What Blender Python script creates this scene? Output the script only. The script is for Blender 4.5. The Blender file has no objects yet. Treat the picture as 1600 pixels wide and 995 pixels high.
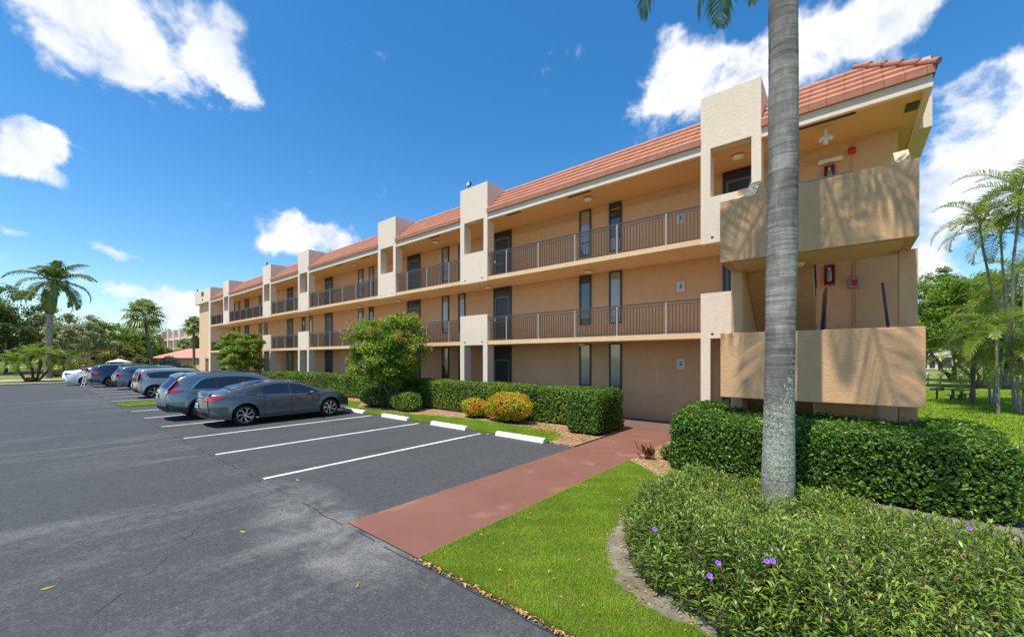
import bpy, bmesh, math, random
import numpy as np
from mathutils import Vector
rnd = random.Random(7)
RNG = np.random.default_rng(11)
S = bpy.context.scene
COL = S.collection
R = math.radians

# ---------------------------------------------------------------- camera
H = 2.15
CU, SU = .771, .637                    # facade runs along u (world -X); depth into the block is v (world +Y)
cam_d = bpy.data.cameras.new('camera'); cam = bpy.data.objects.new('camera', cam_d); COL.objects.link(cam)
cam.location = (0, 0, H)
cam.rotation_euler = (R(90), 0, math.atan2(SU, CU))
cam_d.sensor_width = 36; cam_d.lens = 628/1600*36; cam_d.shift_y = 61.5/1600
cam_d.clip_start = .05; cam_d.clip_end = 3000
S.camera = cam

# ---------------------------------------------------------------- light, sky
SUN_EL, SUN_AZ = R(66.5), R(6)         # azimuth measured from -Y towards -X
sun_dir = Vector((-math.sin(SUN_AZ)*math.cos(SUN_EL), -math.cos(SUN_AZ)*math.cos(SUN_EL), math.sin(SUN_EL)))
sd = bpy.data.lights.new('sun', 'SUN'); sd.energy = 4.9; sd.angle = R(.53); sd.color = (1, .95, .87)
so = bpy.data.objects.new('sun', sd); COL.objects.link(so)
so.rotation_euler = sun_dir.to_track_quat('Z', 'Y').to_euler()
S.view_settings.view_transform = 'Standard'; S.view_settings.look = 'None'
S.view_settings.gamma = 1; S.view_settings.exposure = .37
S.cycles.max_bounces = 8; S.cycles.diffuse_bounces = 5; S.cycles.glossy_bounces = 3
S.cycles.transparent_max_bounces = 8; S.cycles.sample_clamp_indirect = 8
try: S.cycles.use_denoising = True
except Exception: pass

def pxdir(px, py):
    a = (px-800)/628; e = (559-py)/628
    return Vector((CU*a-SU, SU*a+CU, e)).normalized()      # right=(CU,SU), forward=(-SU,CU)

W = bpy.data.worlds.new('World'); S.world = W; W.use_nodes = True
nt = W.node_tree; nt.nodes.clear()
def N(t, **k):
    n = nt.nodes.new(t)
    for a, b in k.items(): setattr(n, a, b)
    return n
def M_(op, a, b=None, c=None, clamp=False):
    n = N('ShaderNodeMath', operation=op); n.use_clamp = clamp
    for i, x in enumerate((a, b, c)):
        if x is None: continue
        if isinstance(x, (int, float)): n.inputs[i].default_value = x
        else: nt.links.new(x, n.inputs[i])
    return n.outputs[0]
def DOT(a, v):
    n = N('ShaderNodeVectorMath', operation='DOT_PRODUCT'); nt.links.new(a, n.inputs[0]); n.inputs[1].default_value = v
    return n.outputs['Value']
out = N('ShaderNodeOutputWorld'); bg = N('ShaderNodeBackground'); bg.inputs['Strength'].default_value = .12
sky = N('ShaderNodeTexSky', sky_type='NISHITA'); sky.sun_disc = False
sky.sun_elevation = SUN_EL; sky.sun_rotation = math.atan2(sun_dir.x, sun_dir.y)
sky.air_density = 1.0; sky.dust_density = .35; sky.ozone_density = 2.2; sky.altitude = 0
hsv = N('ShaderNodeHueSaturation'); hsv.inputs['Saturation'].default_value = 1.36; hsv.inputs['Value'].default_value = 1.27; hsv.inputs['Hue'].default_value = .497
nt.links.new(sky.outputs[0], hsv.inputs['Color'])
tc = N('ShaderNodeTexCoord'); D0 = tc.outputs['Generated']
# domain warp so the cloud patches get torn edges
nz = N('ShaderNodeTexNoise'); nz.inputs['Scale'].default_value = 6; nz.inputs['Detail'].default_value = 8; nz.inputs['Roughness'].default_value = .6
nt.links.new(D0, nz.inputs['Vector'])
vs = N('ShaderNodeVectorMath', operation='SUBTRACT'); nt.links.new(nz.outputs['Color'], vs.inputs[0]); vs.inputs[1].default_value = (.5, .5, .5)
vm = N('ShaderNodeVectorMath', operation='MULTIPLY_ADD'); nt.links.new(vs.outputs[0], vm.inputs[0]); vm.inputs[1].default_value = (.13, .13, .13); nt.links.new(D0, vm.inputs[2])
DW = vm.outputs[0]
CL = [ # px, py, rx, ry, angle(deg, clockwise), weight
 (110,10,110,60,32,1.2),(190,55,105,58,35,1.2),(260,118,60,34,40,1.0),(335,25,70,50,50,.72),(345,95,58,34,35,.9),(376,140,32,20,45,.7),
 (45,205,45,22,10,1.1),(75,230,45,24,20,.95),(25,250,50,28,10,.8),(85,282,55,16,25,.75),(20,372,45,10,12,.6),(200,390,58,9,17,.75),
 (337,312,17,10,0,.55),(165,345,22,8,25,.45),(452,345,17,16,20,.95),(470,372,58,22,12,1.1),(510,385,38,22,20,1.0),(415,372,20,10,0,.4),
 (10,425,40,22,10,.7),(205,452,42,20,20,.8),(262,478,45,25,0,.85),(292,500,50,30,0,.9),(95,340,22,8,10,.35),(555,72,34,8,0,.3),
 (1042,50,22,32,0,.9),(1048,135,40,58,0,.95),(1110,115,80,42,0,.9),(1190,110,90,55,0,1.1),(1300,40,150,50,0,1.15),(1400,35,60,38,0,.95),(1380,110,60,20,0,.45),
 (1505,150,40,38,20,1.1),(1560,190,60,45,10,1.1),(1500,245,80,55,0,1.15),(1590,260,80,80,0,1.1),(1480,330,70,42,0,1.0),(1450,420,35,55,0,.95),(1560,330,60,40,0,.8),(1600,110,30,30,0,.3),
 (-150,200,120,60,10,1.0),(1850,150,160,90,0,1.0),(1900,400,200,60,0,1.0),(-300,420,200,40,0,1.0)]
dens = None
for (px, py, rx, ry, an, w) in CL:
    c = pxdir(px, py); t1 = (pxdir(px+8*math.cos(R(an)), py+8*math.sin(R(an)))-c); t2 = (pxdir(px-8*math.sin(R(an)), py+8*math.cos(R(an)))-c)
    l1 = t1.length/8*rx*1.32; l2 = t2.length/8*ry*1.32
    t1.normalize(); t2.normalize()
    k1 = M_('MULTIPLY_ADD', DOT(DW, tuple(t1/l1)), 1.0, -c.dot(t1)/l1)
    k2 = M_('MULTIPLY_ADD', DOT(DW, tuple(t2/l2)), 1.0, -c.dot(t2)/l2)
    r2 = M_('MULTIPLY_ADD', k2, k2, M_('MULTIPLY', k1, k1))
    r2 = M_('ADD', r2, M_('MULTIPLY', M_('LESS_THAN', DOT(D0, tuple(c)), 0), 50))
    g = M_('MULTIPLY', M_('POWER', 2.718, M_('MULTIPLY', r2, -1.5)), w)
    dens = g if dens is None else M_('ADD', dens, g)
n2 = N('ShaderNodeTexNoise'); n2.inputs['Scale'].default_value = 11; n2.inputs['Detail'].default_value = 11; n2.inputs['Roughness'].default_value = .64; n2.inputs['Distortion'].default_value = .25
nt.links.new(D0, n2.inputs['Vector'])
dens = M_('ADD', M_('MINIMUM', dens, .92), M_('MULTIPLY', M_('SUBTRACT', n2.outputs['Fac'], .5), 2.3))
mr = N('ShaderNodeMapRange'); mr.interpolation_type = 'SMOOTHSTEP'; nt.links.new(dens, mr.inputs[0])
mr.inputs[1].default_value = .30; mr.inputs[2].default_value = 1.0; mr.inputs[3].default_value = 0; mr.inputs[4].default_value = .97
cov = mr.outputs[0]
# inner shading of the clouds: denser parts a little greyer
n3 = N('ShaderNodeTexNoise'); n3.inputs['Scale'].default_value = 8; n3.inputs['Detail'].default_value = 9
nt.links.new(DW, n3.inputs['Vector'])
cr = N('ShaderNodeMix', data_type='RGBA'); mr3 = N('ShaderNodeMapRange'); mr3.inputs[1].default_value = .36; mr3.inputs[2].default_value = .60; nt.links.new(n3.outputs['Fac'], mr3.inputs[0]); nt.links.new(mr3.outputs[0], cr.inputs[0])
cr.inputs[6].default_value = (5.2, 5.6, 6.3, 1); cr.inputs[7].default_value = (7.6, 7.6, 7.7, 1)
mx = N('ShaderNodeMix', data_type='RGBA'); nt.links.new(cov, mx.inputs[0]); nt.links.new(hsv.outputs[0], mx.inputs[6]); nt.links.new(cr.outputs[2], mx.inputs[7])
nt.links.new(mx.outputs[2], bg.inputs['Color']); nt.links.new(bg.outputs[0], out.inputs['Surface'])

# ---------------------------------------------------------------- object helpers
WL = {}
def tag(o, label=None, cat=None, group=None, kind=None):
    if label: o['label'] = label
    if cat: o['category'] = cat
    if group: o['group'] = group
    if kind: o['kind'] = kind
    return o
def thing(name, label, cat, loc=(0, 0, 0), rz=0, group=None):
    o = bpy.data.objects.new(name, None); COL.objects.link(o); o.location = loc; o.rotation_euler = (0, 0, rz)
    o.empty_display_size = .2
    WL[o.name] = Vector(loc)
    return tag(o, label, cat, group)
def link_mesh(name, me, mat, parent=None, world=False):
    o = bpy.data.objects.new(name, me); COL.objects.link(o)
    if mat: me.materials.append(mat)
    if parent is not None:
        o.parent = parent
        base = WL.get(parent.name, Vector((0, 0, 0)))
        if world and base.length > 0:
            n = len(me.vertices); a = np.empty(n*3, np.float32); me.vertices.foreach_get('co', a)
            a = a.reshape(-1, 3)-np.array(base, np.float32); me.vertices.foreach_set('co', a.ravel()); me.update()
        WL[o.name] = base
    else: WL[o.name] = Vector((0, 0, 0))
    return o
def np_mesh(name, V, F, mat, parent=None, world=True, var=None, smooth=False):
    V = np.asarray(V, np.float32); F = np.asarray(F, np.int32); n, k = F.shape
    me = bpy.data.meshes.new(name)
    me.vertices.add(len(V)); me.vertices.foreach_set('co', V.ravel())
    me.loops.add(n*k); me.loops.foreach_set('vertex_index', F.ravel())
    me.polygons.add(n); me.polygons.foreach_set('loop_start', np.arange(0, n*k, k, dtype=np.int32))
    me.polygons.foreach_set('use_smooth', np.full(n, smooth))
    me.update(calc_edges=True)
    if var is not None:
        at = me.attributes.new('var', 'FLOAT', 'FACE'); at.data.foreach_set('value', np.asarray(var, np.float32))
    return link_mesh(name, me, mat, parent, world)

class MB:
    """collects shapes in world metres (given as u, v, z -> x=-u) or raw x,y,z"""
    def __init__(s): s.v = []; s.f = []
    def raw(s, vs, fs):
        b = len(s.v); s.v += [tuple(p) for p in vs]; s.f += [tuple(b+i for i in f) for f in fs]; return s
    def xbox(s, x0, x1, y0, y1, z0, z1):
        if x0 > x1: x0, x1 = x1, x0
        return s.raw([(x0,y0,z0),(x1,y0,z0),(x1,y1,z0),(x0,y1,z0),(x0,y0,z1),(x1,y0,z1),(x1,y1,z1),(x0,y1,z1)],
                     [(0,3,2,1),(4,5,6,7),(0,1,5,4),(1,2,6,5),(2,3,7,6),(3,0,4,7)])
    def box(s, u0, u1, v0, v1, z0, z1): return s.xbox(-u1, -u0, v0, v1, z0, z1)
    def prism(s, pts, z0, z1):                 # plan polygon (u,v)
        p = [(-a, b) for a, b in pts]
        ar = sum(p[i][0]*p[(i+1) % len(p)][1]-p[(i+1) % len(p)][0]*p[i][1] for i in range(len(p)))
        if ar < 0: p = p[::-1]
        n = len(p)
        return s.raw([(x, y, z0) for x, y in p]+[(x, y, z1) for x, y in p],
                     [tuple(range(n-1, -1, -1)), tuple(range(n, 2*n))]+[(i, (i+1) % n, n+(i+1) % n, n+i) for i in range(n)])
    def ext_u(s, prof, u0, u1):                # profile in (v,z) extruded along u, closed
        n = len(prof); x0, x1 = -u1, -u0
        return s.raw([(x0, v, z) for v, z in prof]+[(x1, v, z) for v, z in prof],
                     [tuple(range(n)), tuple(range(2*n-1, n-1, -1))]+[(i, n+i, n+(i+1) % n, (i+1) % n) for i in range(n)])
    def tube(s, pts, rad, seg=6, cap=True):
        pts = [Vector(p) for p in pts]; n = len(pts)
        rr = rad if isinstance(rad, (list, tuple)) else [rad]*n
        vs = []; prev = None
        for i, p in enumerate(pts):
            t = (pts[min(i+1, n-1)]-pts[max(i-1, 0)]).normalized()
            a = prev if prev is not None else (Vector((0, 0, 1)) if abs(t.z) < .9 else Vector((1, 0, 0)))
            a = (a-t*a.dot(t)).normalized(); prev = a; b = t.cross(a)
            for k in range(seg):
                g = 2*math.pi*k/seg; vs.append(p+(a*math.cos(g)+b*math.sin(g))*rr[i])
        fs = [(i*seg+k, i*seg+(k+1) % seg, (i+1)*seg+(k+1) % seg, (i+1)*seg+k) for i in range(n-1) for k in range(seg)]
        if cap: fs += [tuple(range(seg-1, -1, -1)), tuple((n-1)*seg+k for k in range(seg))]
        return s.raw(vs, fs)
    def lathe(s, prof, c=(0, 0, 0), axis='z', seg=24):      # prof (r, h)
        vs = []
        for r, h in prof:
            for k in range(seg):
                g = 2*math.pi*k/seg; a, b = r*math.cos(g), r*math.sin(g)
                p = (a, b, h) if axis == 'z' else ((h, a, b) if axis == 'x' else (b, h, a))
                vs.append((c[0]+p[0], c[1]+p[1], c[2]+p[2]))
        m = len(prof)
        fs = [(i*seg+k, i*seg+(k+1) % seg, (i+1)*seg+(k+1) % seg, (i+1)*seg+k) for i in range(m-1) for k in range(seg)]
        return s.raw(vs, fs)
    def build(s, name, mat, parent=None, smooth=False, bevel=0, world=True, angle=None):
        me = bpy.data.meshes.new(name); me.from_pydata(s.v, [], s.f); me.update()
        if smooth: me.polygons.foreach_set('use_smooth', [True]*len(me.polygons))
        o = link_mesh(name, me, mat, parent, world)
        if bevel:
            b = o.modifiers.new('bevel', 'BEVEL'); b.width = bevel; b.segments = 2; b.limit_method = 'ANGLE'
        return o

# ---------------------------------------------------------------- materials
def srgb(*c): return tuple(((x/255)/12.92 if x/255 <= .04045 else ((x/255+.055)/1.055)**2.4) for x in c)+(1,)
class Mat:
    def __init__(s, name, base=(.5, .5, .5), rough=.6, metal=0, spec=.5, coat=0, emis=None):
        s.m = bpy.data.materials.new(name); s.m.use_nodes = True; s.t = s.m.node_tree; s.n = s.t.nodes; s.l = s.t.links
        s.b = s.n['Principled BSDF']; s.b.inputs['Base Color'].default_value = (*base[:3], 1)
        s.b.inputs['Roughness'].default_value = rough; s.b.inputs['Metallic'].default_value = metal
        s.b.inputs['Specular IOR Level'].default_value = spec; s.b.inputs['Coat Weight'].default_value = coat
        s.b.inputs['Coat Roughness'].default_value = .04
        s.co = None
    def pos(s):
        if s.co is None:
            g = s.n.new('ShaderNodeNewGeometry'); s.co = g.outputs['Position']
        return s.co
    def scaled(s, v, off=(0, 0, 0)):
        m = s.n.new('ShaderNodeMapping'); s.l.new(s.pos(), m.inputs['Vector']); m.inputs['Scale'].default_value = v; m.inputs['Location'].default_value = off
        return m.outputs[0]
    def noise(s, scale, detail=3, rough=.5, vec=None, dist=0):
        n = s.n.new('ShaderNodeTexNoise'); n.inputs['Scale'].default_value = scale; n.inputs['Detail'].default_value = detail
        n.inputs['Roughness'].default_value = rough; n.inputs['Distortion'].default_value = dist
        s.l.new(vec if vec is not None else s.pos(), n.inputs['Vector']); return n.outputs['Fac']
    def ramp(s, fac, stops):
        r = s.n.new('ShaderNodeValToRGB'); s.l.new(fac, r.inputs['Fac']); e = r.color_ramp.elements
        while len(e) < len(stops): e.new(.5)
        for i, (p, c) in enumerate(stops): e[i].position = p; e[i].color = (*c[:3], 1) if hasattr(c, '__len__') else (c, c, c, 1)
        return r.outputs['Color']
    def mix(s, fac, a, b, mode='MIX'):
        m = s.n.new('ShaderNodeMix'); m.data_type = 'RGBA'; m.blend_type = mode
        for i, x in ((0, fac), (6, a), (7, b)):
            if isinstance(x, (int, float)): m.inputs[i].default_value = x
            elif isinstance(x, tuple): m.inputs[i].default_value = (*x[:3], 1)
            else: s.l.new(x, m.inputs[i])
        return m.outputs[2]
    def math(s, op, a, b=None, clamp=False):
        m = s.n.new('ShaderNodeMath'); m.operation = op; m.use_clamp = clamp
        for i, x in enumerate((a, b)):
            if x is None: continue
            if isinstance(x, (int, float)): m.inputs[i].default_value = x
            else: s.l.new(x, m.inputs[i])
        return m.outputs[0]
    def sep(s):
        n = s.n.new('ShaderNodeSeparateXYZ'); s.l.new(s.pos(), n.inputs[0]); return n.outputs
    def col(s, c): s.l.new(c, s.b.inputs['Base Color']); return s
    def bump(s, h, strength=.3, dist=.02):
        b = s.n.new('ShaderNodeBump'); b.inputs['Strength'].default_value = strength; b.inputs['Distance'].default_value = dist
        s.l.new(h, b.inputs['Height']); s.l.new(b.outputs[0], s.b.inputs['Normal']); return s

def stucco(name, c, dirt=.88):
    m = Mat(name, c, .88, spec=.25)
    c2 = tuple(x*dirt for x in c)
    a = m.noise(.55, 4, .6); b = m.noise(9, 4, .6, vec=m.scaled((1, 1, .35)))
    f = m.math('MULTIPLY', a, b)
    st = m.noise(1.1, 5, .65, vec=m.scaled((3.4, 3.4, .22)))
    cc = m.ramp(f, [(.12, c2), (.42, c)])
    m.col(m.mix(m.math('MULTIPLY', m.ramp(st, [(.50, 0.0), (.72, 1.0)]), .30), cc, tuple(x*.72 for x in c)))
    h = m.math('ADD', m.noise(16, 4, .65, dist=.6), m.math('MULTIPLY', m.noise(70, 3, .6), .45))
    m.bump(h, .55, .016); return m.m
M_cream = stucco('cream_stucco', (.78, .64, .50), .9)
M_tan = stucco('tan_stucco', (.665, .405, .22), .86)
M_tanlight = stucco('peach_stucco', (.72, .50, .31), .9)
M_brown = stucco('balcony_stucco', (.68, .40, .205), .84)
M_soffit = Mat('soffit_paint', (.66, .40, .18), .8, spec=.2).m
M_slab = stucco('slab_edge_paint', (.78, .53, .30), .9)
def mk_tile():
    m = Mat('roof_tile', (.5, .2, .12), .75, spec=.3)
    v = m.scaled((3.2, .6, .6)); a = m.noise(2.2, 3, .5, vec=v); b = m.noise(30, 3, .6)
    m.col(m.mix(m.math('MULTIPLY', b, .5), m.ramp(a, [(.3, (.37, .13, .072)), (.7, (.48, .195, .108))]), (.52, .25, .155)))
    xx, yy, zz = m.sep(); wn = m.n.new('ShaderNodeTexWhiteNoise'); wn.noise_dimensions = '2D'; cb = m.n.new('ShaderNodeCombineXYZ')
    m.l.new(m.math('FLOOR', m.math('MULTIPLY', xx, 3.0)), cb.inputs[0]); m.l.new(m.math('FLOOR', m.math('MULTIPLY', m.math('ADD', zz, -8.2), 4.08)), cb.inputs[1]); m.l.new(cb.outputs[0], wn.inputs['Vector'])
    c0 = m.b.inputs['Base Color'].links[0].from_socket; jt = m.math('LESS_THAN', m.math('FRACT', m.math('MULTIPLY', xx, 3.0)), .05)
    c1 = m.mix(m.math('MULTIPLY', wn.outputs['Value'], .42), c0, (.30, .13, .08)); c1 = m.mix(m.ramp(m.noise(3.1, 5, .7), [(.58, 0.0), (.72, .45)]), c1, (.22, .14, .10)); m.col(m.mix(m.math('MULTIPLY', jt, .55), c1, (.12, .05, .035)))
    w = m.n.new('ShaderNodeTexWave'); w.wave_type = 'BANDS'; w.bands_direction = 'X'; w.inputs['Scale'].default_value = 1.05; m.l.new(m.pos(), w.inputs['Vector'])
    m.bump(m.math('ADD', m.math('MULTIPLY', m.math('LESS_THAN', w.outputs['Fac'], .03), -1.5), b), .35, .012); return m.m
M_tile = mk_tile()
M_rail = Mat('bronze_railing_paint', (.075, .06, .05), .45, spec=.4).m
M_post = Mat('weathered_railing_post', (.34, .31, .28), .5).m
M_bronze = Mat('dark_bronze_frame', (.035, .028, .022), .4).m
M_doorslab = Mat('dark_door_paint', (.022, .026, .032), .35).m
M_screen = Mat('blue_grey_frame', (.09, .11, .13), .4).m
def mk_glass(name, base, blind=None):
    m = Mat(name, base, .06, spec=.9); m.b.inputs['IOR'].default_value = 1.6
    if blind:
        m.col(m.mix(m.math('GREATER_THAN', m.noise(1.3, 0, .5, vec=m.scaled((.7, .7, .15))), .45), base, blind))
    return m.m
M_pane = mk_glass('window_pane', (.03, .033, .035), (.27, .26, .235))
M_white = Mat('white_fixture', (.72, .69, .62), .4).m
M_black = Mat('black_metal', (.012, .012, .013), .35).m
M_red = Mat('red_enamel', (.45, .02, .015), .35).m
M_grey = Mat('grey_metal', (.28, .28, .28), .45, metal=.3).m
M_sign = Mat('pale_sign_plate', (.55, .56, .52), .5).m
M_blue = Mat('sign_blue', (.08, .16, .3), .5).m
M_chrome = Mat('bright_metal', (.75, .76, .78), .3, metal=1).m

def mk_asphalt():
    m = Mat('asphalt', (.06, .06, .06), .85, spec=.3)
    x, y, z = m.sep()
    fine = m.noise(140, 2, .7); med = m.noise(9, 5, .65)
    st = m.noise(.55, 5, .62, vec=m.scaled((2.2, .42, 1)), dist=.5)        # drawn-out worn streaks along the aisle
    big = m.noise(.16, 3, .5)
    base = m.ramp(med, [(.25, (.050, .053, .054)), (.75, (.080, .083, .083))])
    wear = m.math('MULTIPLY', m.ramp(m.math('ADD', st, m.math('MULTIPLY', m.math('SUBTRACT', med, .5), .35)), [(.50, 0.0), (.72, 1.0)]), m.ramp(big, [(.38, 0.25), (.58, 1.0)]))
    inst = m.math('GREATER_THAN', y, 2.68)
    u = m.math('MULTIPLY', x, -1)
    wear = m.math('MULTIPLY', wear, m.math('SUBTRACT', 1, m.math('MULTIPLY', inst, .72)))
    c = m.mix(m.math('MULTIPLY', wear, .55), base, (.215, .212, .195))
    # pale, washed-out patch round the mouth of the red path
    def blob(cu_, cv_, ru, rv):
        a = m.math('DIVIDE', m.math('ADD', u, -cu_), ru); b = m.math('DIVIDE', m.math('ADD', y, -cv_), rv)
        return m.math('SUBTRACT', 1, m.math('ADD', m.math('MULTIPLY', a, a), m.math('MULTIPLY', b, b)), clamp=True)
    pb = m.math('ADD', m.math('ADD', blob(5.1, 2.35, 1.7, .75), blob(4.1, 2.3, .9, .55)), m.math('MULTIPLY', blob(6.3, 2.7, 1.6, .6), .8), clamp=True)
    pb = m.math('MULTIPLY', pb, m.ramp(m.noise(2.1, 6, .7, dist=.6), [(.36, 0.0), (.62, 1.0)]))
    c = m.mix(m.math('MULTIPLY', pb, .7), c, (.26, .25, .23))
    c = m.mix(m.math('MULTIPLY', fine, .5), c, m.mix(.5, c, (.02, .02, .022)))
    gr = m.noise(38, 4, .85); c = m.mix(m.ramp(gr, [(.40, .55), (.52, 0.0)]), c, (.03, .031, .033)); c = m.mix(m.ramp(gr, [(.56, 0.0), (.66, .35)]), c, (.24, .24, .23))
    ol = m.math('MULTIPLY', m.ramp(m.noise(.8, 3, .6, vec=m.scaled((1.0, .8, 1), (3, 0, 0))), [(.60, 0.0), (.68, .5)]), inst); c = m.mix(ol, c, (.032, .032, .033))
    sp = m.math('GREATER_THAN', m.noise(260, 1, .5), .68)
    c = m.mix(m.math('MULTIPLY', sp, .5), c, (.22, .22, .21))
    # cold joint along the stall line and a wandering crack in the aisle
    wob = m.math('MULTIPLY', m.math('SUBTRACT', m.noise(1.6, 5, .7), .5), .16)
    j = m.math('LESS_THAN', m.math('ABSOLUTE', m.math('ADD', m.math('ADD', y, -2.62), wob)), .011)
    wob2 = m.math('MULTIPLY', m.math('SUBTRACT', m.noise(.9, 6, .7), .5), .7)
    k = m.math('LESS_THAN', m.math('ABSOLUTE', m.math('ADD', m.math('ADD', m.math('ADD', u, m.math('MULTIPLY', y, -1.35)), -4.35), wob2)), .012)
    k = m.math('MULTIPLY', k, m.math('LESS_THAN', y, 1.6))
    k = m.math('MULTIPLY', m.math('ADD', j, k, clamp=True), m.math('GREATER_THAN', m.noise(2.5, 3, .6), .44))
    c = m.mix(m.math('MULTIPLY', k, .75), c, (.016, .016, .017))
    m.col(c); m.bump(m.math('ADD', fine, m.math('MULTIPLY', k, -2)), .35, .006); return m.m
M_asph = mk_asphalt()
def mk_walk():
    m = Mat('red_coated_concrete', (.3, .12, .09), .7, spec=.3)
    a = m.noise(.9, 4, .6); b = m.noise(40, 3, .6)
    c = m.ramp(a, [(.3, (.175, .078, .052)), (.72, (.225, .102, .070))])
    bl = m.ramp(m.noise(1.7, 2, .4, dist=.2), [(.62, 0.0), (.70, 1.0)])
    c = m.mix(m.math('MULTIPLY', bl, .35), c, (.38, .19, .14)); c = m.mix(m.math('MULTIPLY', b, .2), c, (.16, .06, .045))
    m.col(c); m.bump(b, .2, .004); return m.m
M_walk = mk_walk()
def mk_grassground(name, c1, c2, c3):
    m = Mat(name, c1, .95, spec=.1)
    a = m.noise(.35, 4, .6); b = m.noise(14, 4, .7); d = m.noise(70, 2, .7)
    c = m.ramp(a, [(.3, c1), (.7, c2)]); c = m.mix(m.math('MULTIPLY', b, .6), c, c3)
    c = m.mix(m.math('MULTIPLY', d, .45), c, tuple(x*.35 for x in c1))
    m.col(c); m.bump(m.math('ADD', d, b), .9, .05); return m.m
M_lawn = mk_grassground('lawn', (.10, .16, .016), (.17, .23, .025), (.22, .21, .05))
M_farlawn = mk_grassground('far_lawn', (.20, .27, .032), (.27, .31, .05), (.31, .30, .09))
def mk_mulch():
    m = Mat('wood_mulch', (.2, .1, .05), .9, spec=.1)
    v = m.n.new('ShaderNodeTexVoronoi'); v.inputs['Scale'].default_value = 26; m.l.new(m.scaled((1, .55, 1)), v.inputs['Vector'])
    m.col(m.mix(m.noise(3, 3), m.ramp(v.outputs['Color'], [(.1, (.24, .13, .065)), (.5, (.42, .28, .15)), (.9, (.60, .46, .29))]), (.22, .12, .06)))
    m.bump(v.outputs['Distance'], .9, .03); return m.m
M_mulch = mk_mulch()
def mk_sand():
    m = Mat('sandy_soil', (.3, .25, .2), .95, spec=.1)
    a = m.noise(3, 5, .7); b = m.noise(60, 3, .7)
    c = m.ramp(a, [(.3, (.15, .115, .08)), (.5, (.26, .22, .17)), (.7, (.42, .38, .32))]); m.col(m.mix(m.math('MULTIPLY', b, .45), c, (.12, .09, .06)))
    m.bump(m.math('ADD', b, a), .8, .03); return m.m
M_sand = mk_sand()
def mk_conc(name, c):
    m = Mat(name, c, .8, spec=.3); a = m.noise(2, 5, .65); b = m.noise(50, 2, .6)
    m.col(m.mix(m.math('MULTIPLY', b, .2), m.ramp(a, [(.3, tuple(x*.8 for x in c)), (.65, c)]), tuple(x*.6 for x in c))); m.bump(b, .25, .005); return m.m
M_conc = mk_conc('concrete', (.46, .40, .34))
def mk_line():
    m = Mat('worn_white_paint', (.7, .7, .7), .75, spec=.3)
    w = m.ramp(m.math('ADD', m.math('MULTIPLY', m.noise(30, 4, .75), .6), m.math('MULTIPLY', m.noise(1.7, 3, .6), .4)), [(.50, (.70, .70, .67)), (.60, (.3, .3, .29))]); m.col(w); return m.m
M_line = mk_line()
def mk_stop():
    m = Mat('white_painted_concrete', (.8, .78, .74), .8, spec=.2); a = m.noise(5, 5, .7); b = m.noise(45, 3, .7)
    c = m.mix(m.ramp(a, [(.50, 0.0), (.68, .55)]), (.80, .78, .73), (.42, .38, .32)); c = m.mix(m.ramp(b, [(.60, 0.0), (.66, .8)]), c, (.36, .34, .30)); m.col(c); m.bump(b, .4, .006); return m.m
M_stop = mk_stop()

def foliage(name, stops, trans=.28, rough=.45, spec=.4):
    m = Mat(name, stops[0][1], rough, spec=spec)
    at = m.n.new('ShaderNodeAttribute'); at.attribute_name = 'var'
    c = m.ramp(at.outputs['Fac'], stops)
    m.col(c)
    tr = m.n.new('ShaderNodeBsdfTranslucent')
    c2 = m.mix(.35, c, (.25, .35, .03)); m.l.new(c2, tr.inputs['Color'])
    mx = m.n.new('ShaderNodeMixShader'); mx.inputs[0].default_value = trans
    m.l.new(m.b.outputs[0], mx.inputs[1]); m.l.new(tr.outputs[0], mx.inputs[2])
    o = m.n['Material Output']; m.l.new(mx.outputs[0], o.inputs['Surface']); return m.m
F_hedge = foliage('hedge_leaves', [(0, (.024, .07, .008)), (.45, (.075, .17, .016)), (.82, (.19, .31, .03)), (1, (.34, .38, .06))], .32, .42, .35)
F_hedge2 = foliage('hedge_leaves_light', [(0, (.045, .10, .012)), (.45, (.13, .23, .022)), (.86, (.27, .37, .035)), (1, (.32, .22, .08))], .35, .45, .35)
F_croton = foliage('yellow_croton_leaves', [(0, (.24, .30, .02)), (.4, (.58, .54, .02)), (.62, (.74, .44, .03)), (.85, (.68, .20, .03)), (1, (.55, .03, .02))], .4)
F_tree = foliage('green_tree_leaves', [(0, (.06, .12, .016)), (.5, (.16, .25, .03)), (1, (.30, .38, .06))], .4)
F_bright = foliage('bright_green_leaves', [(0, (.08, .16, .014)), (.5, (.18, .29, .024)), (1, (.30, .40, .04))], .4)
F_dark = foliage('dark_green_leaves', [(0, (.05, .09, .022)), (.5, (.14, .20, .045)), (1, (.30, .36, .11))], .4)
F_red = foliage('flowering_tree_leaves', [(0, (.06, .13, .012)), (.45, (.22, .34, .03)), (.93, (.44, .52, .06)), (1, (.45, .30, .08))], .4)
F_flower = foliage('red_blossom', [(0, (.60, .05, .02)), (.6, (.72, .13, .04)), (1, (.75, .32, .22))], .2)
F_pale = foliage('pale_blossom_leaves', [(0, (.14, .18, .05)), (.4, (.28, .32, .10)), (.65, (.60, .55, .42)), (1, (.82, .72, .66))], .35)
F_olive = foliage('olive_shrub_leaves', [(0, (.11, .13, .02)), (.5, (.28, .28, .05)), (1, (.46, .36, .12))], .35)
F_grey = foliage('dry_grey_shrub', [(0, (.20, .16, .10)), (.5, (.36, .30, .19)), (1, (.46, .42, .25))], .3)
F_palm = foliage('palm_leaflets', [(0, (.05, .105, .02)), (.5, (.11, .18, .03)), (.9, (.20, .26, .06)), (1, (.34, .32, .11))], .3, .38, .5)
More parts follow.
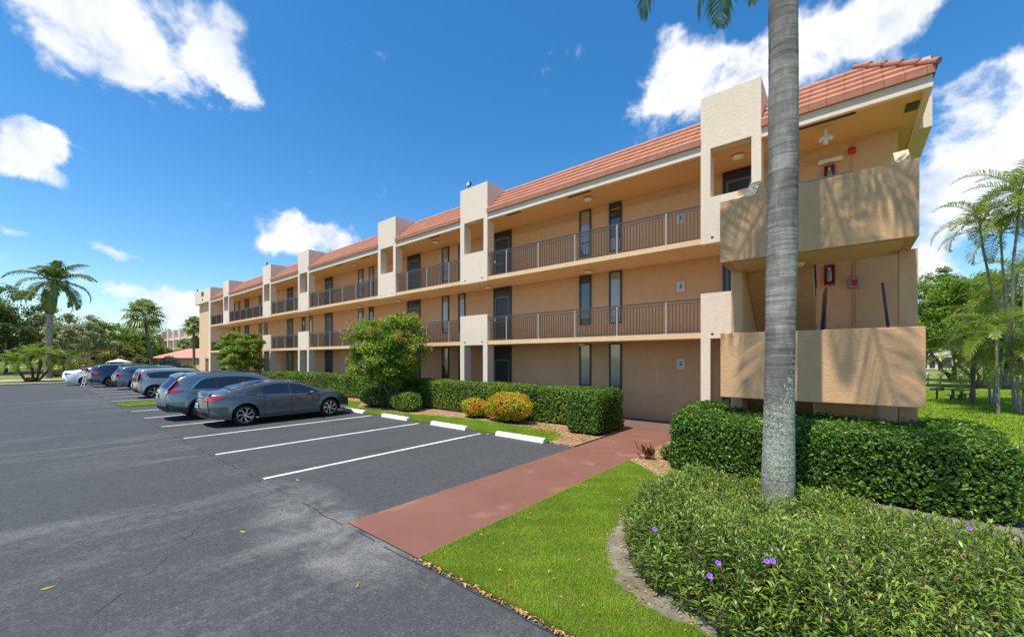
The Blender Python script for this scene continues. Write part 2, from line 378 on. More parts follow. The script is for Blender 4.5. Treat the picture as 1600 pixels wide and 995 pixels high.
F_areca = foliage('areca_leaflets', [(0, (.09, .17, .02)), (.5, (.20, .29, .03)), (.9, (.36, .38, .07)), (1, (.45, .42, .16))], .42, .38, .4)
F_sabal = foliage('fan_palm_leaflets', [(0, (.10, .17, .04)), (.5, (.25, .31, .08)), (.85, (.38, .34, .12)), (1, (.42, .26, .09))], .35, .4, .5)
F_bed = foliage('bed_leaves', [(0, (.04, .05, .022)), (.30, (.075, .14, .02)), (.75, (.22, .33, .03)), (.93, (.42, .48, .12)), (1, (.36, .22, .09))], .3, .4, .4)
F_grass = foliage('grass_blades', [(0, (.14, .26, .012)), (.5, (.29, .45, .022)), (.9, (.45, .58, .05)), (1, (.58, .50, .16))], .5, .5, .3)
F_litter = foliage('dry_leaves', [(0, (.30, .13, .03)), (.5, (.48, .26, .06)), (1, (.5, .38, .12))], .1)
F_redplant = foliage('burgundy_leaves', [(0, (.10, .02, .02)), (.6, (.20, .035, .03)), (1, (.12, .12, .03))], .2)
M_petal = Mat('violet_petal', (.24, .08, .62), .6).m
def mk_bark(name, c, s=6):
    m = Mat(name, c, .9, spec=.15); a = m.noise(s, 4, .7, vec=m.scaled((1, 1, .3)))
    m.col(m.ramp(a, [(.3, tuple(x*.5 for x in c)), (.7, c)])); m.bump(a, .8, .03); return m.m
M_bark = mk_bark('grey_bark', (.22, .18, .14)); M_bark2 = mk_bark('brown_bark', (.16, .10, .065)); M_palebark = mk_bark('pale_bark', (.42, .37, .31))
def mk_palmtrunk():
    m = Mat('ringed_palm_trunk', (.3, .29, .27), .85, spec=.2)
    x, y, z = m.sep()
    # leaf scars: irregular, gently waving bands of uneven strength
    bands = m.noise(1.0, 3, .6, vec=m.scaled((.9, .9, 9)), dist=.5)
    thin = m.noise(1.0, 2, .5, vec=m.scaled((1.4, 1.4, 16)), dist=.9)
    fib = m.noise(3, 5, .65, vec=m.scaled((6, 6, 1.3)))
    blot = m.noise(1.9, 5, .6, vec=m.scaled((1.3, 1.3, .5)), dist=.3)
    f = m.math('ADD', m.math('MULTIPLY', bands, .55), m.math('MULTIPLY', fib, .45))
    c = m.ramp(f, [(.28, (.15, .138, .118)), (.46, (.24, .222, .19)), (.60, (.33, .308, .265)), (.75, (.43, .40, .345))])
    c = m.mix(m.math('MULTIPLY', m.ramp(blot, [(.42, 0.0), (.56, 1.0)]), .68), c, (.088, .082, .07))
    c = m.mix(m.math('MULTIPLY', m.ramp(thin, [(.60, 0.0), (.78, 1.0)]), .35), c, (.50, .48, .42))
    c = m.mix(m.math('MULTIPLY', m.ramp(thin, [(.26, 1.0), (.36, 0.0)]), .3), c, (.09, .088, .08))
    low = m.math('SUBTRACT', 1, m.math('DIVIDE', m.math('ADD', z, -.5), 1.7), clamp=True)
    side = m.math('MULTIPLY', m.math('ADD', x, .66), 5, clamp=True)
    side = m.math('MULTIPLY', side, m.math('SUBTRACT', 1, m.math('DIVIDE', m.math('ADD', z, -1.0), 3.6), clamp=True))
    ln = m.noise(24, 6, .75)
    lm = m.math('GREATER_THAN', m.math('ADD', m.math('MULTIPLY', m.math('ADD', low, m.math('MULTIPLY', side, .75)), .38), ln), .66)
    lc = m.ramp(m.noise(40, 3, .7), [(.36, (.09, .105, .075)), (.5, (.33, .35, .26)), (.66, (.55, .55, .45))])
    c = m.mix(m.math('MULTIPLY', lm, .85), c, lc)
    root = m.math('MULTIPLY', m.math('SUBTRACT', 1, m.math('MULTIPLY', z, 1.5), clamp=True), m.ramp(m.noise(5, 4, .6), [(.38, 0.0), (.55, 1.0)]))
    c = m.mix(m.math('MULTIPLY', root, .8), c, (.12, .085, .06))
    m.col(c); m.bump(m.math('ADD', m.math('MULTIPLY', bands, .9), m.math('ADD', m.math('MULTIPLY', fib, .5), m.math('MULTIPLY', lm, .5))), .8, .025); return m.m
M_ptrunk = mk_palmtrunk()

# ---------------------------------------------------------------- ground and paving
def at(px, z):
    a = (px-800)/628; return ((-CU*a+SU)*z, (SU*a+CU)*z)
def zh(py, z): return H+(559-py)*z/628
def struct(name, mb, m, **k): return tag(mb.build(name, m, **k), kind='structure')
def sheet(name, polys, z, m):
    b = MB()
    for p in polys:
        q = [(-a, c, z) for a, c in p]
        ar = sum(q[i][0]*q[(i+1) % len(q)][1]-q[(i+1) % len(q)][0]*q[i][1] for i in range(len(q)))
        if ar < 0: q = q[::-1]
        b.raw(q, [tuple(range(len(q)))])
    return struct(name, b, m)
sheet('ground', [[(-1500, -1500), (1500, -1500), (1500, 1500), (-1500, 1500)]], -.03, M_farlawn)
sheet('parking_lot', [[(-14, -26), (50.3, -26), (50.3, 2.68), (-14, 2.68)], [(5, 2.68), (24.4, 2.68), (24.2, 2.9), (24.15, 3.3), (24.15, 8.42), (5, 8.42)],
                      [(26.6, 2.68), (50.3, 2.68), (50.3, 9.4), (26.6, 9.4)]], -.004, M_asph)
sheet('walkway', [[(3.5, 2.68), (5, 2.68), (4.98, 11.9), (3.45, 11.9)]], .006, M_walk)
sheet('covered_walk', [[(-1.3, 11.9), (50.2, 11.9), (50.2, 13.8), (-1.3, 13.8)]], .01, mk_conc('brown_concrete', (.17, .10, .075)))
sheet('side_street', [[(82, -60), (112, -60), (100, 40), (78, 40)]], -.012, M_conc if False else M_asph)
sheet('garden_path', [at2 for at2 in [[(60, -3.4), (64, -3.4), (60, 8), (56, 8)]]], -.012, M_conc)
# kerb at the far end of the lot
struct('kerb', MB().box(50.3, 50.55, -26, 12, -.03, .11).box(50.55, 51.4, -26, 12, -.03, .06), M_conc, bevel=.02)
# near lawn, bedding soil, sandy edge
LAWN = [(3.49, 2.69), (-3.6, 2.69), (-3.6, 7.3), (2.6, 7.3), (3.1, 7.75), (3.46, 8.0)]
struct('lawn', MB().prism(LAWN, -.03, .022), M_lawn)
struct('mulch_bed', MB().prism([(3.46, 8.0), (3.1, 7.75), (2.6, 7.3), (1.2, 7.28), (1.2, 11.9), (3.44, 11.9)], -.03, .02), M_mulch)
def jag(P, amp, step, seed):
    r = random.Random(seed); out = []
    for a, b in zip(P, P[1:]):
        n = max(1, int(math.hypot(b[0]-a[0], b[1]-a[1])/step))
        for i in range(n):
            t = i/n; out.append((a[0]+(b[0]-a[0])*t+r.uniform(-amp, amp), a[1]+(b[1]-a[1])*t+r.uniform(-amp, amp)))
    return out+[P[-1]]
SANDL = jag([(2.28, 5.2), (2.2, 4.7), (2.12, 4.3), (1.92, 3.9), (1.72, 3.66), (1.49, 3.47), (1.25, 3.38), (1.03, 3.33), (.76, 3.3), (.3, 3.15), (-.3, 3.02)], .055, .06, 4)
sheet('sandy_bare_strip', [SANDL+[(-1, 3.0), (-1, 3.6), (.6, 3.75), (1.5, 4.2), (2.0, 5.0)],
                           ], .027, M_sand)
struct('sandy_ground', MB().prism(jag([(-.6, 6.4), (-3.6, 5.2)], .04, .3, 7)+jag([(-3.6, 12), (-1.3, 12), (-1.0, 7.8), (-.6, 6.4)], .05, .15, 8), -.03, .027), M_sand)
struct('bed_soil', MB().prism([(2.35, 7.3), (2.25, 5.6), (1.9, 4.6), (1.5, 4.0), (1.1, 3.55), (.4, 3.25), (-1.2, 3.0), (-2.2, 5.4), (-2.0, 7.9), (1.9, 7.9)], -.03, .031), M_sand)
struct('lawn_strip', MB().prism([(5.9, 8.42), (24.15, 8.42), (24.15, 3.3), (24.25, 2.98), (24.6, 2.74), (25.4, 2.66), (26.2, 2.72), (26.5, 2.95), (26.6, 3.3), (26.6, 9.4), (50.3, 9.4), (50.3, 11.9), (5.1, 11.9), (5.1, 9.6)], -.03, .025), M_lawn)
struct('mulch_strip', MB().prism(jag([(5.75, 8.43), (5.82, 8.8), (5.8, 9.1), (6.1, 9.5), (6.4, 9.72), (7.2, 9.78), (8, 9.84), (9.5, 9.82), (10.5, 9.75), (11.5, 9.62), (12.5, 9.3), (14, 9.15), (16.2, 9.1), (17, 9.7), (18, 10.3), (40, 10.5)], .05, .12, 9)+[(40, 11.89), (5.02, 11.89), (5.02, 8.43)], -.03, .030), M_mulch)
b = MB()
for i in range(6):
    u0 = 7.98+i*2.82
    b.raw([(-(u0-.05), 2.70, .0), (-(u0+.05), 2.70, .0), (-(u0+.05), 8.24, .0), (-(u0-.05), 8.24, .0)], [(1, 0, 3, 2)])
for i in range(8):
    u0 = 28.0+i*2.75
    b.raw([(-(u0-.05), 2.70, .0), (-(u0+.05), 2.70, .0), (-(u0+.05), 8.24, .0), (-(u0-.05), 8.24, .0)], [(1, 0, 3, 2)])
struct('parking_lines', b, M_line)
# ---------------------------------------------------------------- apartment block
V0, V1 = 12.1, 13.78
SB, ST = [2.70, 5.35], [2.86, 5.50]          # slab undersides / floors
FL = [0.02, 2.86, 5.50]; CE = [2.70, 5.35, 7.87]
END = -1.44
bld = thing('apartment_building', 'long three storey tan stucco apartment block with cream piers, open walkways and terracotta tile roof', 'apartment building', (-24, V1, 0))
def part(name, mb, m, parent=bld, label=None, **k):
    o = mb.build(name, m, parent, **k)
    if label: o['label'] = label
    return o
TW = [(1.65, 3.11), (11.31, 12.93), (17.75, 19.37), (27.69, 29.35), (34.25, 35.9), (44.3, 46.0)]
BAYS = [(3.11, 11.31), (12.93, 17.75), (19.37, 27.69), (29.35, 34.25), (35.9, 44.3), (46.0, 50.2)]
part('wall', MB().box(-1.03, 56.2, V1, 24, -.1, 9.2), M_tan)
b = MB()
for z0, z1 in zip(SB, ST):
    b.box(-1.03, 50.2, V0+.03, V1, z0, z1)
part('floor_slab', b, M_slab)
part('soffit', MB().box(END+.06, 50.2, V0+.1, V1+.4, 7.87, 7.95).box(END-.2, -1.03, V1+.42, 17, 7.872, 7.95), M_soffit)
b = MB()
for a, c in [(END, TW[0][0])]+BAYS: b.box(a, c, V0+.02, V0+.14, 7.85, 8.235)
b.box(END, END+.12, V0+.14, V1+.40, 7.85, 8.235).box(END-.23, END+.12, V1+.40, 17, 7.845, 8.6)
part('fascia', b, M_cream)
# stepped tile courses; the profile rises 45 degrees from the eave to the flat top
prof = []
NC = 5
for i in range(NC):
    v0 = V0-.005+i*.258; z0 = 8.22+i*.245
    prof += [(v0-.05, z0+.0), (v0-.055, z0+.05), (v0+.258-.02, z0+.245+.012)]
def roof_run(a, c, hipr=False):
    mb = MB(); pr = prof+[(13.6, 9.43), (13.6, 8.1), (V0-.05, 8.1)]
    n = len(pr)
    vs = []
    for v, z in pr: vs.append((-c, v, z))
    for v, z in pr:
        sh = max(0, v-(V0-.08)) if hipr else 0
        vs.append((-(a-(.06 if hipr else 0)+sh), v, z))
    mb.raw(vs, [tuple(range(n)), tuple(range(2*n-1, n-1, -1))]+[(i, n+i, n+(i+1) % n, (i+1) % n) for i in range(n)])
    return mb
roof = part('roof', MB().box(.0, 56.0, 13.5, 24, 9.0, 9.40), M_tile)
for k, (a, c) in enumerate([(END, TW[0][0])]+BAYS):
    roof_run(a, c, k == 0).build('tile_slope', M_tile, roof)
# end slope (facing +X) and the capped hip
mb = MB(); pr = [(V0-.08, 0, 8.21)]
e0 = END-.06
for i in range(NC):
    o0 = i*.258; z0 = 8.21+i*.245
    x0, x1 = -(e0+o0), -(e0+o0+.258)
    ya, yb = V0-.08+o0, V0-.08+o0+.258
    mb.raw([(x0, ya, z0), (x0, 24, z0), (x0, 24, z0+.05), (x0, ya, z0+.05), (x1, yb, z0+.257), (x1, 24, z0+.257)],
           [(0, 1, 2, 3), (3, 2, 5, 4)])
mb.build('end_slope', M_tile, roof)
mb = MB()
h0 = Vector((-(e0), V0-.06, 8.27)); h1 = Vector((-(e0+1.27), V0-.06+1.27, 9.47))
for i in range(5):
    p = h0.lerp(h1, i/5-.01); q = h0.lerp(h1, (i+1)/5+.03)
    mb.tube([p+Vector((0, 0, .03)), q+Vector((0, 0, -.01))], [.07, .055], 10)
mb.build('hip_cap', M_tile, roof, smooth=False)
# cream piers
for i, (a, c) in enumerate(TW):
    mb = MB()
    mb.box(a, c, V0, V0+.4, 7.95, 9.42)                      # head
    mb.box(a, c, V0+.4, 13.45, 8.0, 9.42)                    # box running back over the roof
    w = .25
    mb.box(a, a+w-.03, V0, V0+.4, 6.6, 7.95).box(c-w, c, V0, V0+.4, 6.6, 7.95)
    mb.box(a, c, V0, V0+.22, 5.33, 6.6)
    t = part('pier', mb, M_cream)
    mb = MB().box(a, c, V0, V0+.22, 2.69, 3.95)
    mb.box(a, a+w, V0, V0+.4, -.05, 2.69).box(c-w, c, V0, V0+.4, -.05, 2.69)
    part('balcony_block', mb, M_cream)
    for zz in (5.47, 2.80):
        for uu in (a+.3, c-.3): MB().box(uu-.035, uu+.035, V0-.012, V0+.01, zz, zz+.035).build('scupper', M_black, t)
# end block with the number
mb = MB().box(50.2, 56.3, V0, V1, 8.03, 9.45)
eb = part('end_block', mb, M_cream)
part('end_wall', MB().box(50.8, 56.0, V0+.38, V1+.3, -.05, 8.03), M_tanlight)
part('end_pier', MB().box(50.2, 50.8, V0, V1, -.05, 8.03), M_cream)
part('entry_frame', MB().box(51.0, 53.0, V0+.2, V0+.38, 2.1, 2.4).box(52.9, 53.1, V0+.2, V0+.38, 0, 2.4), M_tanlight)
part('entry_door', MB().box(51.1, 52.9, V0+.33, V0+.40, 0, 2.1), Mat('reddish_door', (.25, .09, .05), .6).m)
def text(name, s, size, loc, rot, mat, parent=None, ext=.01):
    cu = bpy.data.curves.new(name, 'FONT'); cu.body = s; cu.size = size; cu.extrude = ext; cu.align_x = 'CENTER'; cu.offset = .012*size
    tmp = bpy.data.objects.new(name+'_t', cu); COL.objects.link(tmp)
    dg = bpy.context.evaluated_depsgraph_get(); me = bpy.data.meshes.new_from_object(tmp.evaluated_get(dg))
    bpy.data.objects.remove(tmp)
    o = link_mesh(name, me, None, parent); me.materials.clear(); me.materials.append(mat)
    base = WL.get(parent.name, Vector((0, 0, 0))) if parent else Vector((0, 0, 0))
    o.location = Vector(loc)-base; o.rotation_euler = rot; return o
text('building_number', '308', .62, (-53.1, V0-.02, 8.78), (R(90), 0, 0), M_black, eb)
text('building_letter', 'A', .42, (-53.1, V0-.02, 8.25), (R(90), 0, 0), M_black, eb)
# railings
def railing(u0, u1, z, posts, parent=bld, v=V0+.08):
    mb = MB()
    mb.box(u0, u1, v-.022, v+.022, z+.93, z+.975).box(u0, u1, v-.015, v+.015, z+.03, z+.06).box(u0, u1, v-.012, v+.012, z+.86, z+.885)
    n = max(2, int((u1-u0)/.10))
    for k in range(1, n):
        u = u0+(u1-u0)*k/n; mb.box(u-.0115, u+.0115, v-.0115, v+.0115, z+.06, z+.87)
    r = part('railing', mb, M_rail, parent)
    for p in posts:
        MB().box(p-.024, p+.024, v-.03, v+.02, z, z+.94).build('post', M_post, r)
for (a, c) in BAYS:
    n = round((c-a)/1.56)
    off = .98 if a < 5 else .8
    ps = [a+off+k*1.56 for k in range(n) if a+off+k*1.56 < c-.3]
    for z in ST: railing(a, c, z, ps)
railing(-.1, TW[0][0], ST[1], [.85])
# doors and windows on the walkway wall; (right..left in u)
def door(u0, u1, fl):
    z0, z1 = FL[fl], CE[fl]-.03; V = V1
    d = part('door', MB().box(u0, u1, V-.03, V-.004, z0, z1), M_doorslab)
    MB().box(u0-.035, u0+.03, V-.06, V, z0, z1+.02).box(u1-.03, u1+.035, V-.06, V, z0, z1+.02).box(u0+.03, u1-.03, V-.06, V-.03, z1-.05, z1+.02).build('door_frame', M_bronze, d)
    zt = z0+2.04
    m = MB().box(u0+.05, u1-.05, V-.055, V-.031, zt-.05, zt+.03).box(u0+.05, u0+.13, V-.055, V-.031, z0+.02, zt-.05).box(u1-.13, u1-.05, V-.055, V-.031, z0+.02, zt-.05)
    m.box(u0+.13, u1-.13, V-.052, V-.031, z0+.9, z0+.97).box(u0+.13, u1-.13, V-.052, V-.031, z0+.02, z0+.2)
    m.build('screen_frame', M_screen, d)
    MB().box(u1-.12, u1-.07, V-.1, V-.056, z0+.98, z0+1.1).build('handle', M_chrome, d)
def window(u0, u1, fl):
    z0, z1 = FL[fl]+.56, CE[fl]-.03 if fl < 2 else 7.82
    V = V1
    f = part('window', MB().box(u0-.03, u0+.025, V-.05, V, z0, z1).box(u1-.025, u1+.03, V-.05, V, z0, z1).box(u0+.025, u1-.025, V-.05, V, z1-.03, z1)
             .box(u0+.025, u1-.025, V-.05, V, z0, z0+.04).box(u0+.025, u1-.025, V-.04, V, z0+.50, z0+.54), M_bronze)
    MB().box(u0+.025, u1-.025, V-.02, V-.004, z0+.04, z1-.03).build('pane', M_pane, f)
DOORS = [(11.44, 12.42), (17.92, 18.98), (27.8, 28.8), (34.4, 35.35), (44.42, 45.4), (2.06, 2.86)]
WINS = [(7.48, 7.92), (6.24, 6.67), (15.58, 16.04), (14.38, 14.8), (23.75, 24.28), (22.55, 23.0), (32.15, 32.6), (30.92, 31.35), (48.45, 49.0), (46.95, 47.45), (39.8, 40.3), (41.2, 41.7)]
for fl in range(3):
    for d in DOORS: door(d[0], d[1], fl)
    for w in WINS: window(w[0], w[1], fl)
# soffit vents
for u, v, l, w in [(7.13, 12.3, .9, .14), (10.1, 12.3, .7, .14), (.34, 12.3, 1.1, .14), (15, 12.3, .8, .14), (24, 12.3, .8, .14), (21, 12.3, .8, .14), (-1.19, 12.85, .22, .4)]:
    part('soffit_vent', MB().box(u-l/2, u+l/2, v-w/2, v+w/2, 7.85, 7.872), M_bronze)
for pts, r_ in (([(-.9, V1-.03, 7.5), (.16, V1-.03, 7.5), (.16, V1-.03, 7.75)], .012), ([(.16, V1-.03, 7.44), (.16, V1-.03, 5.5)], .014), ([(.19, V1-.03, 5.35), (.19, V1-.03, 2.9)], .016),
                ([(.24, V1-.03, 5.35), (.24, V1-.03, 2.9)], .012), ([(-3.2, V1-.03, 7.6), (-11.3, V1-.03, 7.6)], .011), ([(-22.9, V1-.03, 7.8), (-22.9, V1-.03, 5.6)], .02)):
    part('conduit', MB().tube(pts, r_), M_tan)

# stair tower in front of the walkways
b = MB(); SV = 8.86
b.box(-.905, 1.92, SV, SV+.14, 4.05, 5.27).box(-.905, -.765, SV+.14, 10.3, 4.05, 5.27).box(1.78, 1.92, SV+.14, 9.9, 4.05, 5.27)
part('stair_parapet', b, M_brown, bevel=.012)
part('stair_landing', MB().box(-.765, 1.78, SV+.14, 10.3, 4.06, 4.24), M_slab)
b = MB().box(-.976, 1.91, SV, SV+.14, 1.37, 2.64).box(-.976, -.836, SV+.14, 10.0, 1.37, 2.64).box(1.77, 1.91, SV+.14, 9.9, 1.37, 2.64)
part('stair_parapet', b, M_brown, bevel=.012)
part('stair_landing', MB().box(-.83, 1.77, SV+.14, 10.3, 1.40, 1.60), M_slab)
# side walls whose tops climb with the stair
def sidewall(u0, u1):
    mb = MB(); pr = [(9.9, 0), (9.9, 5.29), (9.97, 5.55), (10.62, 6.1), (12.0, 6.1), (12.0, 5.3), (11.6, 5.3), (11.6, 0)]
    pr = [(9.9, -.05), (9.9, 5.42), (10.75, 6.12), (V0-.02, 6.12), (V0-.02, -.05)]
    part('stair_side_wall', mb.ext_u(pr, u0, u1), M_brown if False else M_tan)
sidewall(1.70, 1.92)
part('stair_side_wall', MB().box(-.99, -.755, 9.9, 10.12, -.05, 4.06).box(-.905, -.765, 10.3, V0-.02, 5.3, 5.5), M_brown)
part('stair_side_wall', MB().ext_u([(9.5, 4.3), (9.5, 5.36), (10.25, 5.95), (V0-.04, 5.95), (V0-.04, 5.52), (10.3, 4.3)], -.90, -.70), M_slab)
part('stair_side_wall', MB().ext_u([(9.12, 4.3), (9.12, 5.30), (10.15, 5.99), (V0-.04, 5.99), (V0-.04, 5.52), (10.3, 4.3)], 1.38, 1.59), M_slab)
part('lower_wall', MB().box(-.5, .45, 10.0, 10.15, -.05, 1.4), M_brown)
def flight(u0, u1, va, za, vb, zb, m=M_tan):
    n = 8; pr = [(va, za-.18)]
    for k in range(n):
        v0 = va+(vb-va)*k/n; v1 = va+(vb-va)*(k+1)/n; z = za+(zb-za)*(k+1)/n
        pr += [(v0, z), (v1, z)]
    pr += [(vb, zb-.22)]
    part('stair_flight', MB().ext_u(pr, u0, u1), m)
flight(.5, 1.69, V0, 2.84, 10.3, 4.22)
flight(.5, 1.69, V0, .02, 10.3, 1.58)
flight(-.75, .35, 10.3, 1.62, V0, 2.84)
flight(-.55, .35, 10.3, 4.26, V0, 5.48)
def hrail(u, va, za, vb, zb, w=.02):
    mb = MB(); mb.tube([(-u, va, za), (-u, vb, zb)], w, 8)
    for k in range(3):
        t = .1+.4*k; v = va+(vb-va)*t; z = za+(zb-za)*t
        mb.tube([(-u, v, z), (-u, v, z-.85 if abs(u) < .6 else z-.05)], .012, 6)
    part('handrail', mb, M_black)
hrail(-.66, 10.35, 2.55, V0, 3.8, .028)
hrail(.33, 10.35, 2.5, V0, 3.8, .03)
hrail(.52, V0, 3.85, 10.4, 5.1, .024)
hrail(.36, V0, 3.7, 10.4, 2.4, .03)

# fittings on the block, each a thing of its own
def fixture(u, v, z, label, drop=0, group='round white ceiling lights'):
    t = thing('ceiling_light', label, 'ceiling light', (-u, v, z), group=group)
    mb = MB().lathe([(.001, 0), (.07, 0), (.075, -.03-drop), (.001, -.03-drop)], (-u, v, z), seg=16); mb.build('canopy', M_white, t)
    MB().lathe([(.075, -.03-drop), (.15, -.035-drop), (.165, -.06-drop), (.12, -.11-drop), (.001, -.13-drop)], (-u, v, z), seg=20).build('shade', M_white, t, smooth=True)
for u, lb in ((7.05, 'on the top walkway soffit above the two tall windows'), (2.31, 'on the soffit behind the opening of the nearest pier'), (23.07, 'on the top walkway soffit beyond the third pier from the palm'), (15.4, 'on the soffit of the short bay beyond the second pier')):
    fixture(u, 12.8, 7.868, 'small round white light '+lb)
for u, lb in ((7.2, 'under the middle slab above the two tall windows'), (12.2, 'under the middle slab beside the second pier from the palm'), (18.9, 'under the middle slab above the red flowering tree'), (22.9, 'under the middle slab left of the flowering tree top'), (30.04, 'under the middle slab near the fourth pier')):
    fixture(u, 13.1, 5.348, 'small round white light '+lb)
fixture(7.4, 13.0, 2.698, 'small round white light under the lowest slab above the ground floor windows')
fixture(.75, 9.7, 4.058, 'white round light under the upper stair landing')
t = thing('ceiling_light', 'white twin spotlight hanging from the end of the top walkway soffit', 'ceiling light', (-.35, 12.6, 7.87))
MB().tube([(-.35, 12.6, 7.87), (-.35, 12.6, 7.6)], .03, 10).build('stem', M_white, t, smooth=True)
MB().tube([(-.35, 12.6, 7.62), (-.48, 12.55, 7.52)], .05, 10).tube([(-.35, 12.6, 7.62), (-.22, 12.55, 7.52)], .05, 10).tube([(-.35, 12.6, 7.62), (-.35, 12.55, 7.42)], .05, 10).build('lamp_head', M_white, t, smooth=True)
def flood(u, v, z, label):
    t = thing('floodlight', label, 'floodlight', (-u, v, z), group='floodlights on the roof edge')
    MB().tube([(-u, v, z), (-u, v, z+.2)], .02).build('bracket', M_black, t)
    MB().xbox(-u-.12, -u+.12, v-.05, v+.05, z+.16, z+.34).build('housing', M_black, t, bevel=.02)
    MB().xbox(-u-.095, -u+.095, v-.058, v-.048, z+.18, z+.32).build('lens', M_sign, t)
flood(12.55, 12.25, 9.42, 'black square floodlight on top of the second pier from the palm')
flood(35.5, 12.25, 9.42, 'black floodlight on top of the fifth pier')
flood(55.9, 12.25, 9.45, 'black floodlight on the far end block above the number')
flood(-1.33, 12.32, 8.25, 'black floodlight at the near roof corner above the hip')
for z, lb in ((6.75, 'top'), (4.5, 'middle'), (1.95, 'ground')):
    s = thing('wall_sign', 'square pale sign on the %s floor wall right of the tall windows' % lb, 'sign', (-4.15, V1-.02, z))
    MB().xbox(-4.28, -4.02, V1-.025, V1-.002, z-.17, z+.17).build('plate', M_sign, s)
    MB().xbox(-4.19, -4.11, V1-.029, V1-.026, z-.06, z+.02).lathe([(.001, 0), (.03, 0), (.03, .006), (.001, .006)], (-4.15, V1-.033, z+.06), 'y', 12).build('symbol', M_blue, s)
for z, lb in ((7.02, 'red framed fire extinguisher cabinet on the top walkway wall'), (4.37, 'red fire extinguisher cabinet behind the stair opening')):
    s = thing('extinguisher_cabinet', lb, 'fire extinguisher', (-.3, V1, z))
    MB().xbox(-.42, -.18, V1-.14, V1-.002, z-.27, z+.27).build('cabinet', M_red, s, bevel=.01)
    MB().xbox(-.40, -.20, V1-.145, V1-.141, z-.24, z+.24).build('front_window', Mat('dark_cabinet_glass', (.06, .012, .01), .1).m, s)
    e = MB().lathe([(.001, -.20), (.05, -.20), (.055, -.16), (.055, .06), (.025, .11), (.001, .12)], (-.3, V1-.20, z), seg=12).build('extinguisher', M_grey, s, smooth=True)
    MB().xbox(-.33, -.27, V1-.22, V1-.18, z+.10, z+.17).build('trigger', Mat('yellow_tag', (.6, .5, .05), .5).m, e)
s = thing('fire_alarm', 'round red fire bell on the top walkway wall', 'fire alarm', (.16, V1, 7.56))
MB().lathe([(.001, 0), (.085, 0), (.085, -.03), (.06, -.06), (.001, -.07)], (.16, V1-.03, 7.56), 'y', 20).build('bell', M_red, s, smooth=True)
MB().xbox(.08, .24, V1-.04, V1-.002, 7.48, 7.64).build('base', M_red, s)
s = thing('alarm_box', 'small grey and red alarm box on conduit behind the stair opening', 'alarm box', (.2, V1, 4.12))
MB().xbox(.10, .32, V1-.1, V1-.002, 3.97, 4.25).build('box', M_grey, s, bevel=.015)
MB().xbox(.15, .27, V1-.106, V1-.101, 4.03, 4.18).build('face', M_red, s)
s = thing('emergency_light', 'long white emergency light on the top walkway wall above the cabinet', 'emergency light', (-.28, V1, 7.42))
MB().xbox(-.55, -.02, V1-.10, V1-.002, 7.37, 7.49).build('case', M_white, s, bevel=.03)
# wheel stops
for i, (ua, ub) in enumerate([(5.83, 7.45), (8.65, 10.25), (11.5, 13.05), (14.3, 15.9), (17.1, 18.7), (19.9, 21.5)]):
    lab = ['white concrete wheel stop nearest the red path', 'white concrete wheel stop second from the red path', 'white concrete wheel stop next to the parked grey sedan',
           'white concrete wheel stop in front of the grey sedan', 'white concrete wheel stop in front of the grey crossover', 'white concrete wheel stop beside the grass island'][i]
    mb = MB(); y0 = 8.27
    mb.ext_u([(y0, -.004), (y0+.03, .11), (y0+.13, .12), (y0+.17, -.004)], ua, ub)
    o = mb.build('wheel_stop', M_stop, bevel=.015); tag(o, lab, 'wheel stop', 'wheel stops at the stall heads')
